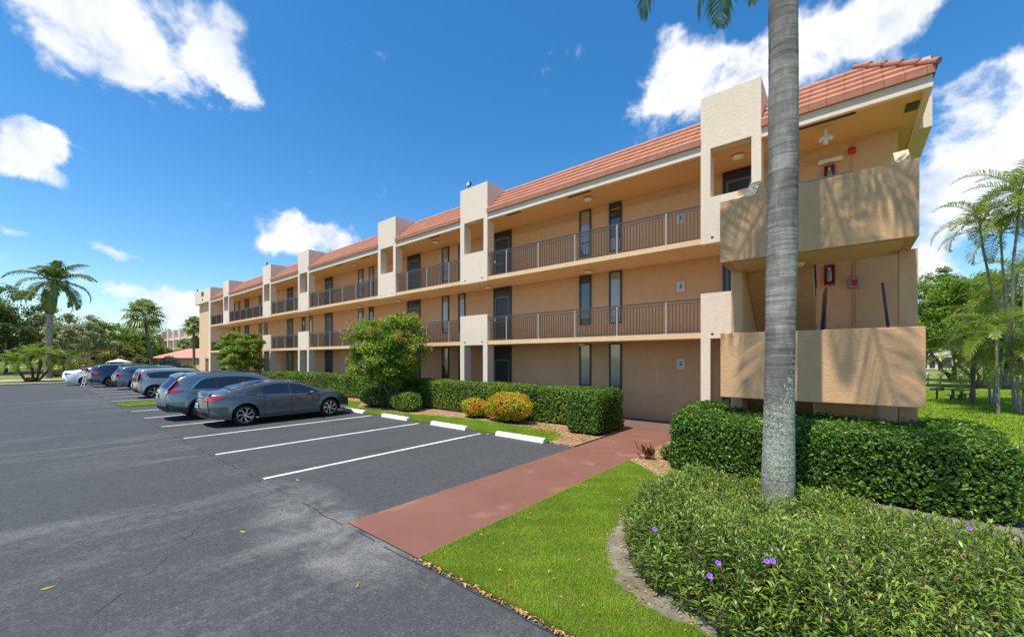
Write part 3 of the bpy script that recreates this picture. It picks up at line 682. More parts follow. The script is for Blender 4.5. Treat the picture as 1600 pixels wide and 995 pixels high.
# ---------------------------------------------------------------- foliage helpers (all numpy)
def unit(a): return a/np.maximum(np.linalg.norm(a, axis=1, keepdims=True), 1e-9)
def leaf_quads(P, Nn, L, Wd, rng, up=None):
    """one folded leaf (two quads sharing the midrib end to end = 1 diamond of 2 quads) per point"""
    n = len(P); T = unit(np.cross(Nn, rng.normal(size=(n, 3)))); B = np.cross(Nn, T)
    L = np.broadcast_to(np.asarray(L, float), (n,))[:, None]; Wd = np.broadcast_to(np.asarray(Wd, float), (n,))[:, None]
    a = P-T*L*.5; c = P+T*L*.5-Nn*L*.12; l = P+B*Wd*.5+Nn*Wd*.16; r = P-B*Wd*.5+Nn*Wd*.16
    V = np.stack([a, r, c, l], 1).reshape(-1, 3); F = np.arange(4*n).reshape(n, 4)
    return V, F
def uvz(P): P = np.array(P, float); P[:, 0] *= -1; return P
def hedge_obj(name, label, cat, boxes, mat, dens, L=.06, group=None, seed=1, rough=.05, core=M_bark2, wild=.0):
    """boxes: (u0,u1,v0,v1,z1) rounded slabs; leaves over the outside, a dark twiggy core within"""
    rng = np.random.default_rng(seed)
    b0 = boxes[0]; t = thing(name, label, cat, (-(b0[0]+b0[1])/2, (b0[2]+b0[3])/2, 0), group=group)
    PP = []; NN = []
    mb = MB()
    for (u0, u1, v0, v1, z1) in boxes:
        mb.box(u0+.12, u1-.12, v0+.12, v1-.12, .02, z1-.12)
        du, dv = u1-u0, v1-v0
        faces = [('t', du*dv), ('f', du*z1), ('b', du*z1*.4), ('l', dv*z1), ('r', dv*z1)]
        for k, A in faces:
            n = int(A*dens*(1.25 if k == 't' else 1)); a = rng.random(n); c = rng.random(n)
            if k == 't': p = np.stack([u0+a*du, v0+c*dv, np.full(n, z1)], 1); nn = np.tile([0, 0, 1.], (n, 1))
            elif k == 'f': p = np.stack([u0+a*du, np.full(n, v0), .06+c*(z1-.06)], 1); nn = np.tile([0, -1., 0], (n, 1))
            elif k == 'b': p = np.stack([u0+a*du, np.full(n, v1), z1*(.6+.4*c)], 1); nn = np.tile([0, 1., 0], (n, 1))
            elif k == 'l': p = np.stack([np.full(n, u1), v0+a*dv, .06+c*(z1-.06)], 1); nn = np.tile([1., 0, 0], (n, 1))
            else: p = np.stack([np.full(n, u0), v0+a*dv, .06+c*(z1-.06)], 1); nn = np.tile([-1., 0, 0], (n, 1))
            # round the shoulders and let the surface undulate
            ctr = np.array([(u0+u1)/2, (v0+v1)/2, z1*.5]); hs = np.array([du/2, dv/2, z1*.5]); q = (p-ctr)/hs; rr = np.minimum(.22, .45*hs.min())
            inner = hs-rr; d = (p-ctr)-np.clip(p-ctr, -inner, inner); ln = np.linalg.norm(d, axis=1, keepdims=True)
            sel = (ln[:, 0] > rr); d2 = np.where(ln > rr, d/np.maximum(ln, 1e-6)*rr, d)
            p = np.clip(p-ctr, -inner, inner)+d2+ctr; nn = unit(nn*.5+unit(d2+1e-6)*.8)
            w = np.sin(p[:, 0]*3.1+p[:, 1]*2.3)*np.sin(p[:, 1]*3.7-p[:, 2]*4+p[:, 0]*1.3)
            p = p+nn*(w[:, None]*rough*.7+rng.normal(size=(n, 1))*rough*.55-.03)
            if wild: 
                s = rng.random(n) < .06; p[s] += nn[s]*rng.random((s.sum(), 1))*wild
            p[:, 2] = np.maximum(p[:, 2], .02)
            PP.append(p); NN.append(nn)
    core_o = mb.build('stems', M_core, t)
    P = np.concatenate(PP); Nn = np.concatenate(NN); n = len(P)
    Nn = unit(Nn+rng.normal(size=(n, 3))*.62)
    P = uvz(P); Nn[:, 0] *= -1
    s = L*(.7+.6*rng.random(n)); V, F = leaf_quads(P, Nn, s, s*.62, rng)
    var = np.clip(rng.beta(2, 2.4, n)+.14*np.sin(P[:, 0]*2.1)*np.sin(P[:, 1]*2.7+1)+(rng.random(n) < .02)*.5, 0, 1)
    np_mesh('foliage', V, F, mat, t, var=var)
    return t
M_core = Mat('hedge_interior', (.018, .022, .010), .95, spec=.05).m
def blob_pts(rng, c, r, n, shell=.75):
    d = unit(rng.normal(size=(n, 3))); k = (shell+(1-shell)*rng.random((n, 1)))
    return np.array(c)+d*k*np.array(r), d
def shrub(name, label, cat, c, r, mat, n, L=.06, group=None, seed=1, lumps=9, z0=.03, flowers=None):
    rng = np.random.default_rng(seed); t = thing(name, label, cat, (-c[0], c[1], 0), group=group)
    PP = []; NN = []
    cz = r[2]*.48+z0
    for k in range(lumps):
        if k == 0: cc = np.array([c[0], c[1], cz]); rr = np.array([r[0], r[1], r[2]*.55])*.88
        else:
            d = unit(rng.normal(size=(1, 3)))[0]; cc = np.array([c[0], c[1], cz])+d*np.array([r[0], r[1], r[2]*.5])*.50; rr = np.array([r[0], r[1], r[2]*.55])*(.42+.12*rng.random())
        m = int(n/(lumps+2)*(3 if k == 0 else 1)); p, d = blob_pts(rng, cc, rr, m, .86); PP.append(p); NN.append(d)
    P = np.concatenate(PP); Nn = np.concatenate(NN); ok = P[:, 2] > z0; P, Nn = P[ok], Nn[ok]; n = len(P)
    Nn = unit(Nn+rng.normal(size=(n, 3))*.55); P = uvz(P); Nn[:, 0] *= -1
    s = L*(.7+.6*rng.random(n)); V, F = leaf_quads(P, Nn, s, s*.6, rng)
    var = np.clip(rng.beta(2, 2.2, n)+.2*np.sin(P[:, 0]*5)*np.sin(P[:, 2]*6+P[:, 1]*3), 0, 1)
    np_mesh('foliage', V, F, mat, t, var=var)
    mb = MB(); 
    seg = 14; prof = [(.02, .02), (r[0]*.4, z0+.02), (r[0]*.62, cz), (r[0]*.45, cz+r[2]*.26), (.02, cz+r[2]*.33)]
    mb.lathe([(a, b) for a, b in prof], (-c[0], c[1], 0), seg=seg)
    for i, v in enumerate(mb.v): mb.v[i] = (v[0], c[1]+(v[1]-c[1])*r[1]/r[0], v[2])
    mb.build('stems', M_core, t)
    if flowers:
        fm, k, fl = flowers; idx = rng.choice(n, k, replace=False); p = P[idx]+Nn[idx]*.02
        V, F = leaf_quads(np.repeat(p, 4, 0)+rng.normal(size=(4*k, 3))*fl*.35, unit(rng.normal(size=(4*k, 3))), fl, fl*.8, rng)
        np_mesh('blossom', V, F, fm, t, var=rng.random(len(F)))
    return t
def limb(mb, p0, p1, r0, r1, rng, wig=.08, n=5, seg=7):
    p0, p1 = Vector(p0), Vector(p1); L = (p1-p0).length; pts = []
    for i in range(n+1):
        t = i/n; w = Vector(tuple(rng.normal(size=3)))*L*wig*math.sin(math.pi*t); w.z *= .5; pts.append(p0.lerp(p1, t)+w)
    mb.tube(pts, [r0+(r1-r0)*i/n for i in range(n+1)], seg); return pts
def tree(name, label, cat, base, crown, r, leafmat, n, L, trunk=(.18, .07), nst=1, bark=None, seed=1, group=None, clumps=40, cr=.28, spread=.2, gap=0, flowers=None, z0=0, flat=1.0, twigs=True, fill=.82):
    """crown=(u,v,z) centre, r radii; leaves sit in many small clumps through the volume"""
    rng = np.random.default_rng(seed); t = thing(name, label, cat, (-base[0], base[1], z0), group=group)
    bark = bark or M_bark
    c = np.array(crown, float); r = np.array(r, float)
    d = unit(rng.normal(size=(clumps, 3))); k = rng.random((clumps, 1))**.38
    if fill >= 1: d = d/((np.abs(d)**4).sum(1, keepdims=True)**.25)
    low = d[:, 2] < -.35; d[low, 2] *= (.6 if fill < 1 else 1)
    cc = c+d*k*r*(1-.12 if fill >= 1 else fill)
    mb = MB(); tip_n = min(clumps, 26)
    for s in range(nst):
        b0 = Vector((-base[0]+(rng.random()-.5)*spread, base[1]+(rng.random()-.5)*spread, z0-.05))
        if nst == 1: fork = Vector((-c[0]*.85-base[0]*.15, c[1], max(z0+.3, c[2]-r[2]*.75)))
        else:
            a = 2*math.pi*s/nst+rng.random(); fork = Vector((-c[0]+math.cos(a)*r[0]*.33, c[1]+math.sin(a)*r[1]*.33, c[2]-r[2]*.55))
        limb(mb, b0, fork, trunk[0], trunk[0]*.62, rng, .05)
        for j in range(s, tip_n, nst):
            p = cc[j]; limb(mb, fork, (-p[0], p[1], p[2]), trunk[1], trunk[1]*.25, rng, .08, 4, 5)
    mb.build('trunk', bark, t, smooth=True)
    m = max(3, n//clumps); PP = []; NN = []
    for j in range(clumps):
        rr = cr*(.65+.7*rng.random())*r.mean(); q, dd = blob_pts(rng, cc[j], (rr, rr, rr*.62*flat), m, .25); PP.append(q); NN.append(dd)
    P = np.concatenate(PP); Nn = np.concatenate(NN); nn = len(P)
    Nn = unit(Nn*.6+np.array([0, 0, .45])+rng.normal(size=(nn, 3))*.6); P = uvz(P); Nn[:, 0] *= -1
    s = L*(.6+.8*rng.random(nn)); V, F = leaf_quads(P, Nn, s, s*.55, rng)
    cv = np.repeat(rng.random(clumps), m)
    var = np.clip(.35*cv+.65*rng.beta(2, 2.2, nn), 0, 1)
    np_mesh('crown', V, F, leafmat, t, var=var)
    if flowers:
        fm, kf, fl = flowers; cx = np.array([-c[0], c[1], c[2]]); er = np.linalg.norm((P-cx)/r, axis=1); kk = (P[:, 2] > c[2]-r[2]*.3) & (er > np.quantile(er, .86)); pool = np.where(kk)[0]; push = unit((P-cx)/r)*.05; P = P+push*kk[:, None]; idx = rng.choice(pool, kf)
        p = P[idx]+np.array([0, 0, .02]); nq = 4
        V, F = leaf_quads(np.repeat(p, nq, 0)+rng.normal(size=(nq*kf, 3))*fl*.35, unit(rng.normal(size=(nq*kf, 3))), fl, fl*.8, rng)
        np_mesh('blossom', V, F, fm, t, var=rng.random(len(F)))
    return t

def frond(rng, o, az, el, length, nl=34, leaf=.5, droop=1.1, wid=.028, vee=.5, hang=.35, seg=14, start=.12, twist=0):
    """returns rachis points, leaflet quads (V,F) in world xyz; o xyz origin"""
    pts = []; p = np.array(o, float); e = el; st = length/seg
    for i in range(seg+1):
        pts.append(p.copy()); p = p+np.array([math.cos(az)*math.cos(e), math.sin(az)*math.cos(e), math.sin(e)])*st
        e -= droop/seg*(.45+1.1*i/seg)
    pts = np.array(pts); V = []; F = []; h = np.array([-math.sin(az), math.cos(az), 0]); h = h*math.cos(twist)+np.array([0, 0, 1])*math.sin(twist)
    for k in range(nl):
        s = start+(1-start)*(k+.5)/nl; x = s*seg; i = min(int(x), seg-1); q = pts[i]+(pts[i+1]-pts[i])*(x-i); T = pts[i+1]-pts[i]; T /= np.linalg.norm(T)
        Bn = np.cross(T, h); Bn /= np.linalg.norm(Bn)
        if Bn[2] < 0: Bn = -Bn
        Ls = leaf*(math.sin(math.pi*min(1, .12+.86*s**.85))**.7)*(.85+.3*rng.random())
        for sg in (1, -1):
            d = h*sg*.9+T*(.45+.5*s)+Bn*(vee*(1-.4*s))+rng.normal(size=3)*.09; d /= np.linalg.norm(d)
            m = q+d*Ls*.5; dn = d+np.array([0, 0, -hang]); dn /= np.linalg.norm(dn); tip = m+dn*Ls*.5
            w = np.cross(d, Bn); nw = np.linalg.norm(w); w = (w/nw if nw > 1e-6 else T)*wid
            b = len(V); V += [q-w*.5, q+w*.5, m+w, m-w, tip]; F += [(b, b+1, b+2, b+3), (b+3, b+2, b+4, b+4)]
    return pts, V, F
def palm_crown(t, rng, o, nf, length, mat, leaf=.5, nl=34, el=(.9, -.5), droop=1.2, wid=.028, rach=.018, vee=.5, hang=.35, rmat=None, az0=None, dry=0, seg=12):
    V = []; F = []; mb = MB(); var = []
    for k in range(nf):
        az = (az0[k] if az0 else 2*math.pi*(k*.382+rng.random()*.06)); f = k/max(1, nf-1); e = el[0]+(el[1]-el[0])*f+rng.normal()*.08
        pts, v, fc = frond(rng, o, az, e, length*(.85+.3*rng.random())*(1 if f > .12 else .75), nl, leaf, droop*(.8+.4*rng.random()), wid, vee, hang, seg)
        b = len(V); V += v; F += [tuple(b+i for i in q) for q in fc]
        base = (f*.55 if dry else .2)+rng.random()*.25; var += list(np.clip(base+rng.random(len(fc)//2)*.35, 0, 1).repeat(2))
        mb.tube([tuple(p) for p in pts], [rach*(1-.8*i/seg) for i in range(seg+1)], 5)
    V = np.array(V); F = np.array(F)
    np_tri_mesh('fronds', V, F, mat, t, var)
    mb.build('frond_stems', rmat or M_frondstem, t, smooth=True)
def np_tri_mesh(name, V, F, mat, t, var):
    # rows whose last two indices agree are triangles
    me = bpy.data.meshes.new(name); tri = F[:, 2] == F[:, 3]
    tri = F[:, 3] == F[:, 2]
    cnt = np.where(tri, 3, 4); starts = np.concatenate([[0], np.cumsum(cnt)[:-1]])
    loops = F[~(np.stack([np.zeros(len(F), bool)]*3+[tri], 1))]
    me.vertices.add(len(V)); me.vertices.foreach_set('co', V.astype(np.float32).ravel())
    me.loops.add(len(loops)); me.loops.foreach_set('vertex_index', loops.astype(np.int32))
    me.polygons.add(len(F)); me.polygons.foreach_set('loop_start', starts.astype(np.int32)); me.update(calc_edges=True)
    at_ = me.attributes.new('var', 'FLOAT', 'FACE'); at_.data.foreach_set('value', np.asarray(var, np.float32))
    return link_mesh(name, me, mat, t, True)
M_frondstem = Mat('frond_midrib', (.22, .24, .06), .5).m

# ---------------------------------------------------------------- foreground royal palm
def palm_trunk(mb, pts, rad, seg=28, ring=.15, amp=.012):
    P = [Vector(p) for p in pts]; out_p = []; out_r = []
    L = sum((P[i+1]-P[i]).length for i in range(len(P)-1)); n = int(L/ring*3)
    for i in range(n+1):
        s = i/n*(len(P)-1); k = min(int(s), len(P)-2); out_p.append(P[k].lerp(P[k+1], s-k)); r = rad[k]+(rad[k+1]-rad[k])*(s-k)
        out_r.append(r*(1+amp*[0, .9, 1.6][i % 3])+rnd.uniform(-.002, .002))
    mb.tube(out_p, out_r, seg)
t = thing('palm_tree', 'tall palm with a ringed grey trunk in the flower bed in front of the stairs', 'palm tree', (-.73, 6.82, 0))
def P2(px, z, py): a = at(px, z); return (-a[0], a[1], zh(py, z))
zp = 5.80
tp = [P2(1214.5, zp, 812), P2(1215.5, zp, 770), P2(1217, zp, 650), P2(1219, zp, 520), P2(1221.5, zp, 390), P2(1223.5, zp, 260), P2(1224, zp, 120), P2(1223.5, zp, 0)]
top = Vector(tp[-1])+Vector((.0, 0, 2.0)); tp.append(tuple(top))
mb = MB(); palm_trunk(mb, tp, [.262, .212, .191, .184, .191, .188, .182, .179, .165], 32, .11, .004); mb.build('trunk', M_ptrunk, t, smooth=True)
mb = MB(); mb.tube([top, top+Vector((0, 0, .5)), top+Vector((.01, 0, 1.3))], [.165, .15, .06], 18); mb.build('crownshaft', Mat('green_crownshaft', (.12, .2, .05), .4).m, t, smooth=True)
rng = np.random.default_rng(5); co = top+Vector((0, 0, 1.2))
azs = [2*math.pi*(k*.382) for k in range(15)]
palm_crown(t, rng, tuple(co), 15, 3.5, F_palm, leaf=.75, nl=60, el=(1.2, -.25), droop=1.75, wid=.018, rach=.03, vee=.35, hang=.9, az0=azs)
# the two fronds whose tips hang into the picture: aim them at their place
def aimed(o, tgt, mid_lift, nl, leaf, wid):
    o = np.array(o); g = np.array(tgt); c = (o+g)/2+np.array([0, 0, mid_lift]); c[:2] = o[:2]+(g[:2]-o[:2])*.72
    V = []; F = []; seg = 18; pts = [(1-s)**2*o+2*s*(1-s)*c+s*s*g for s in np.linspace(0, 1, seg+1)]; pts = np.array(pts)
    hd = g[:2]-o[:2]; az = math.atan2(hd[1], hd[0]); h = np.array([-math.sin(az), math.cos(az), 0])
    for k in range(nl):
        s = .15+.85*(k+.5)/nl; x = s*seg; i = min(int(x), seg-1); q = pts[i]+(pts[i+1]-pts[i])*(x-i); T = pts[i+1]-pts[i]; T /= np.linalg.norm(T)
        Ls = leaf*(math.sin(math.pi*min(1, .15+.72*s))**.6)*(.8+.4*rng.random())
        for sg in (1, -1):
            d = h*sg*(.42+.15*rng.random())+T*.9+rng.normal(size=3)*.13; d /= np.linalg.norm(d); m = q+d*Ls*.5; dn = d+np.array([0, 0, -1.0]); dn /= np.linalg.norm(dn); tip = m+dn*Ls*.5
            w = np.cross(d, np.array([.3, .3, 1])); w = w/np.linalg.norm(w)*wid
            b = len(V); V += [q-w*.5, q+w*.5, m+w, m-w, tip]; F += [(b, b+1, b+2, b+3), (b+3, b+2, b+4, b+4)]
    mb = MB(); mb.tube([tuple(p) for p in pts], [.03*(1-.85*i/seg) for i in range(seg+1)], 6)
    np_tri_mesh('fronds', np.array(V), np.array(F), F_palm, t, np.random.default_rng(3).random(len(F)//2).repeat(2)*.8)
    mb.build('frond_stems', M_frondstem, t, smooth=True)
aimed(co, P2(1092, 6.3, 5), .9, 80, .62, .009)
aimed(co, P2(948, 6.6, -62), 1.6, 70, .6, .009)

# ---------------------------------------------------------------- hedges and shrubs near the block
hedge_obj('hedge', 'big square clipped dark green hedge in front of the stairs behind the palm trunk', 'hedge',
          [(-1.76, 2.62, 7.82, 9.72, 1.06), (2.0, 2.95, 9.3, 11.3, 1.02), (-1.9, -1.1, 9.3, 11.4, .98)], F_hedge, 1750, .058, 'clipped hedges', 3, .05, wild=.09)
hedge_obj('hedge', 'squared block hedge at the corner where the red path meets the parking lot', 'hedge', [(5.05, 6.1, 9.75, 11.45, 1.24)], F_hedge, 1500, .06, 'clipped hedges', 4, .05)
hedge_obj('hedge', 'long clipped hedge running along the ground floor walkway behind the shrubs', 'hedge', [(6.1, 14.0, 10.75, 11.75, 1.2)], F_hedge2, 900, .072, 'clipped hedges', 5, .05)
hedge_obj('hedge', 'long clipped hedge beyond the red flowering tree behind the parked cars', 'hedge', [(14.0, 30.0, 10.95, 11.8, 1.22), (30, 36.5, 11.1, 11.8, 1.1)], F_hedge2, 420, .10, 'clipped hedges', 6, .05)
shrub('croton_shrub', 'small round yellow croton shrub in front of the long hedge', 'shrub', (10.15, 10.2), (.62, .45, .72), F_croton, 4800, .062, 'yellow crotons', 2, z0=.05)
shrub('croton_shrub', 'large mounded yellow and orange croton shrub with red leaves in front of the long hedge', 'shrub', (8.55, 10.15), (1.10, .55, 1.02), F_croton, 11000, .062, 'yellow crotons', 3, lumps=13, z0=.05)
shrub('round_shrub', 'low round clipped green shrub under the red flowering tree, nearer one', 'shrub', (13.6, 9.75), (.95, .6, .80), F_hedge2, 4200, .07, 'round shrubs under the tree', 4, 9)
shrub('round_shrub', 'low round clipped green shrub under the red flowering tree beside the sedan nose', 'shrub', (15.7, 9.7), (.95, .6, .86), F_hedge2, 4000, .075, 'round shrubs under the tree', 5, 9)
tu, tv = at(606, 17.2)
tree('flowering_tree', 'bushy multi stemmed tree with red blossoms in front of the second pier gap', 'tree', (tu, tv+.1), (tu+.02, tv, 2.55), (1.72, 1.45, 1.72), F_red, 30000, .115, (.04, .02), 13, M_bark, 21, 'red flowering trees', 150, .26, .9, flowers=(F_flower, 260, .065), fill=1.0)
tu, tv = at(377, 30.5)
tree('flowering_tree', 'smaller red flowering tree behind the grey crossover roof', 'tree', (tu, tv), (tu, tv, 2.5), (2.0, 1.5, 1.7), F_red, 21000, .16, (.06, .03), 10, M_bark, 22, 'red flowering trees', 100, .21, .9, flowers=(F_flower, 120, .08), fill=1.0)
# small red plant at the path
t = thing('red_ti_plant', 'small burgundy leaved plant at the edge of the red path beside the big hedge', 'plant', (-3.2, 8.35, 0))
rng = np.random.default_rng(8); V = []; F = []
for k in range(60):
    az = rng.random()*6.28; e = .5+rng.random()*.9; o = np.array([-3.2+rng.normal()*.06, 8.35+rng.normal()*.06, .02+rng.random()*.15]); d = np.array([math.cos(az)*math.cos(e), math.sin(az)*math.cos(e), math.sin(e)]); w = np.array([-math.sin(az), math.cos(az), 0])*.018; L = .16+.14*rng.random()
    b = len(V); V += [o-w*.4, o+w*.4, o+d*L*.6+w, o+d*L*.6-w, o+d*L+np.array([0, 0, -.02])]; F += [(b, b+1, b+2, b+3), (b+3, b+2, b+4, b+4)]
np_tri_mesh('foliage', np.array(V), np.array(F), F_redplant, t, rng.random(len(F)))
shrub('small_shrub', 'tiny yellow green shrub between the burgundy plant and the big hedge', 'shrub', (2.85, 8.55), (.17, .17, .34), F_olive, 350, .05, None, 9, 4)

# ---------------------------------------------------------------- flower bed round the palm
bed = thing('flower_bed', 'wild bed of narrow leaved plants with a few violet flowers around the palm trunk', 'flower bed', (0, 4.8, 0))
BED = [(2.1, 7.45), (2.3, 6.8), (2.3, 5.6), (2.1, 4.75), (1.76, 4.05), (1.36, 3.62), (.92, 3.42), (.3, 3.2), (-.5, 2.95), (-1.6, 3.0), (-2.6, 5.2), (-1.75, 6.2), (-1.0, 6.65), (-.5, 7.0), (0, 7.4), (.9, 7.6)]
def inpoly(P, poly):
    x, y = P[:, 0], P[:, 1]; c = np.zeros(len(P), bool); n = len(poly)
    for i in range(n):
        x1, y1 = poly[i]; x2, y2 = poly[(i+1) % n]
        k = ((y1 > y) != (y2 > y)) & (x < (x2-x1)*(y-y1)/(y2-y1+1e-12)+x1); c ^= k
    return c
def dist_edge(P, poly):
    d = np.full(len(P), 9.)
    for i in range(len(poly)):
        a = np.array(poly[i]); b = np.array(poly[(i+1) % len(poly)]); ab = b-a; t_ = np.clip(((P-a)@ab)/(ab@ab), 0, 1)[:, None]; d = np.minimum(d, np.linalg.norm(P-(a+t_*ab), axis=1))
    return d
def scatter(poly, n, rng):
    a = np.array(poly); lo, hi = a.min(0), a.max(0); P = lo+(hi-lo)*rng.random((int(n*2.2)+50, 2)); return P[inpoly(P, poly)][:n]
rng = np.random.default_rng(31)
ST_ = scatter(BED, 4300, rng); de = dist_edge(ST_, BED)
_back = np.clip((ST_[:, 1]-4.3)/1.6, 0, 1)*np.clip((2.3-ST_[:, 0])/.9, .35, 1)*np.clip(1-(.3-ST_[:, 0])/1.2*.55, .4, 1)
hgt = np.clip(.26+.8*de, .22, .58)*(1-.52*_back)*(.68+.5*rng.random(len(ST_)))*(1+.16*np.sin(ST_[:, 0]*2.7)*np.sin(ST_[:, 1]*2.1))
V = []; F = []; var = []; sv = MB()
for (u, v), h in zip(ST_, hgt):
    lean = rng.normal(size=2)*.16*h; nlv = int(12+h*34); tone = rng.random()*.45
    if math.hypot(u-.73, v-6.75) < .33: continue
    b0 = len(V)//1
    for k in range(nlv):
        f = .06+.94*(k+rng.random())/nlv; az = k*1.57+rng.normal()*.9; o = np.array([-u+lean[0]*f, v+lean[1]*f, .02+h*f])
        e = .15+.75*f*rng.random()+.25; L = (.05+.065*rng.random())*(1.2-.45*f)+.010
        d = np.array([math.cos(az)*math.cos(e), math.sin(az)*math.cos(e), math.sin(e)]); w = np.array([-math.sin(az), math.cos(az), rng.normal()*.35])*(.0052+.0038*rng.random())
        m = o+d*L*.5; tip = m+(d+np.array([0, 0, -.6]))*L*.5
        b = len(V); V += [o-w*.3, o+w*.3, m+w, m-w, tip]; F += [(b, b+1, b+2, b+3), (b+3, b+2, b+4, b+4)]
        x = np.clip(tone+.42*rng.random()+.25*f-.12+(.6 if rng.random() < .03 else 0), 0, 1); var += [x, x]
    if de[0] is not None and rng.random() < .8:
        sv.raw([(-u-.004, v, .0), (-u+.004, v, .0), (-u+lean[0]+.002, v+lean[1], .02+h), (-u+lean[0]-.002, v+lean[1], .02+h)], [(0, 1, 2, 3)])
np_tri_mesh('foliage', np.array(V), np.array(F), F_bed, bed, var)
sv.build('stems', Mat('bed_stems', (.09, .06, .035), .8).m, bed)
for (px, py, dep) in ((1023, 826, 3.62), (1109, 899, 2.92), (1122, 879, 3.02), (1198, 876, 3.05), (1208, 876, 3.07), (1515, 825, 3.75)):
    a = at(px, dep); z = zh(py, dep); mb = MB(); c = Vector((-a[0], a[1], z)); vw = (Vector((0, 0, H))-c).normalized(); vw = (vw+Vector((.2, 0, .5))).normalized()
    s1 = vw.orthogonal().normalized(); s2 = vw.cross(s1)
    for k in range(5):
        g = k*2*math.pi/5; d = s1*math.cos(g)+s2*math.sin(g); q = s1*math.cos(g+1.57)+s2*math.sin(g+1.57); L = .021
        mb.raw([c-vw*.012, c+d*L*.5-q*L*.42, c+d*L+vw*.002-q*L*.25, c+d*L+vw*.002+q*L*.25, c+d*L*.5+q*L*.42], [(0, 1, 2, 3, 4)])
    mb.tube([c-vw*.012, c-vw*.04], [.004, .002], 5)
    mb.build('flower', M_petal, bed)

# ---------------------------------------------------------------- grass blades on the near lawn, dry leaves
rng = np.random.default_rng(41)
def blades(name, label, polys, n, hmin, hmax, w, mat, excl=None, z0=.02, seed=1):
    rng = np.random.default_rng(seed); P = np.concatenate([scatter(p, int(n), rng) for p in polys])
    if excl is not None:
        for e in excl: P = P[~inpoly(P, e) | ((rng.random(len(P)) < .10) & (P[:, 0] > .3))]
    m = len(P); az = rng.random(m)*6.283; L = hmin+(hmax-hmin)*rng.random(m)*1.15
    clump = .75+.35*np.sin(P[:, 0]*9)*np.sin(P[:, 1]*11+P[:, 0]*3); L = L*clump
    e = .45+.95*rng.random(m); d = np.stack([np.cos(az)*np.cos(e), np.sin(az)*np.cos(e), np.sin(e)], 1); wv = np.stack([-np.sin(az), np.cos(az), np.zeros(m)], 1)*w
    o = np.stack([-P[:, 0], P[:, 1], np.full(m, z0)], 1); mid = o+d*L[:, None]*.55; tip = mid+(d+np.array([0, 0, -.35]))*L[:, None]*.45
    V = np.stack([o-wv, o+wv, mid+wv*.7, mid-wv*.7, tip-wv*.1, tip+wv*.1], 1).reshape(-1, 3)
    i = np.arange(m)*6; F = np.stack([np.stack([i, i+1, i+2, i+3], 1), np.stack([i+3, i+2, i+5, i+4], 1)], 1).reshape(-1, 4)
    big = .5+.5*np.sin(P[:, 0]*1.7+1)*np.sin(P[:, 1]*1.3)
    var = np.clip(.22*big+.16*np.sin(P[:, 0]*5.3+P[:, 1]*2)*np.sin(P[:, 1]*6.1)+.66*rng.beta(2, 2.2, m)+(rng.random(m) < .05)*.5, 0, 1).repeat(2)
    o = np_mesh(name, V, F, mat, None, var=var); tag(o, label, 'grass', kind='stuff'); return o
SANDX = [[(a-.02, b+.02) for a, b in SANDL]+[(-3.6, 2.95), (-3.6, 7.3), (1.9, 7.3)]]
blades('lawn_grass', 'short bright green grass between the red path and the flower bed', [[(3.50, 2.70), (-3.6, 2.70), (-3.6, 7.3), (2.6, 7.3), (3.1, 7.75), (3.44, 8.0)]], 420000, .022, .060, .0019, F_grass, SANDX, seed=42)
blades('lawn_grass', 'strip of bright grass behind the white wheel stops', [[(5.72, 8.46), (22.2, 8.46), (22.2, 10.2), (18, 10.3), (17, 9.72), (16.3, 9.12), (14, 9.17), (12.5, 9.32), (11.5, 9.64), (10.5, 9.77), (9.5, 9.84), (8, 9.86), (7.2, 9.8), (6.4, 9.74), (6.1, 9.5), (5.8, 9.1)]], 110000, .03, .075, .004, F_grass, seed=43)
blades('lawn_grass', 'narrow grass island between the two rows of parked cars', [[(24.2, 3.3), (24.3, 3.0), (24.65, 2.78), (25.4, 2.70), (26.15, 2.76), (26.5, 3.3), (26.5, 8.3), (24.2, 8.3)]], 14000, .04, .09, .007, F_grass, seed=44)
blades('lawn_grass', 'sunny grass of the right hand lawn beyond the big hedge', [[(-1.2, 12), (-3.3, 10), (-12, 28), (-9, 40), (-2.5, 40), (-1.4, 20)]], 90000, .06, .14, .012, F_grass, z0=-.03, seed=45)
def litter(name, label, P, L, seed, mat=F_litter, z=.045):
    rng = np.random.default_rng(seed); n = len(P); p = np.stack([-P[:, 0], P[:, 1], z+rng.random(n)*.012], 1)
    nn = unit(np.stack([rng.normal(size=n)*.35, rng.normal(size=n)*.35, np.ones(n)], 1)); s = L*(.6+.8*rng.random(n)); V, F = leaf_quads(p, nn, s, s*.45, rng)
    return tag(np_mesh(name, V, F, mat, None, var=rng.random(n)), label, 'leaf litter', kind='stuff')
k = rng.random(230); e = np.stack([3.52-k*4.2, 2.665+np.abs(rng.normal(size=230))*.03-.03], 1)
litter('leaf_litter', 'line of dry orange leaves along the edge of the near lawn and asphalt', e, .05, 5, z=.012)
q = scatter([(3.4, 2.8), (.6, 2.8), (2.2, 5), (2.4, 7), (3.3, 7)], 60, rng); litter('leaf_litter', 'scattered dry brown leaves lying in the near lawn', q, .04, 6, z=.055)
q = scatter([(2.3, 4.6), (2.1, 4.2), (1.6, 3.5), (.9, 3.25), (.9, 3.5), (1.5, 3.8), (1.95, 4.4)], 90, rng); litter('leaf_litter', 'leaf bits and bark on the bare sandy edge of the flower bed', q, .035, 16, z=.035)
q = scatter([(2.3, 7.3), (3.3, 7.9), (3.4, 9), (2.6, 9.5), (2.3, 8)], 260, rng); litter('leaf_litter', 'dry leaf bits in the mulch at the left foot of the big hedge', q, .045, 7, z=.03)
q = scatter([(5.1, 8.6), (7.6, 9.6), (7.6, 10.6), (5.1, 9.7)], 500, rng); litter('leaf_litter', 'bark chips and leaves at the corner hedge foot', q, .06, 8, z=.04)
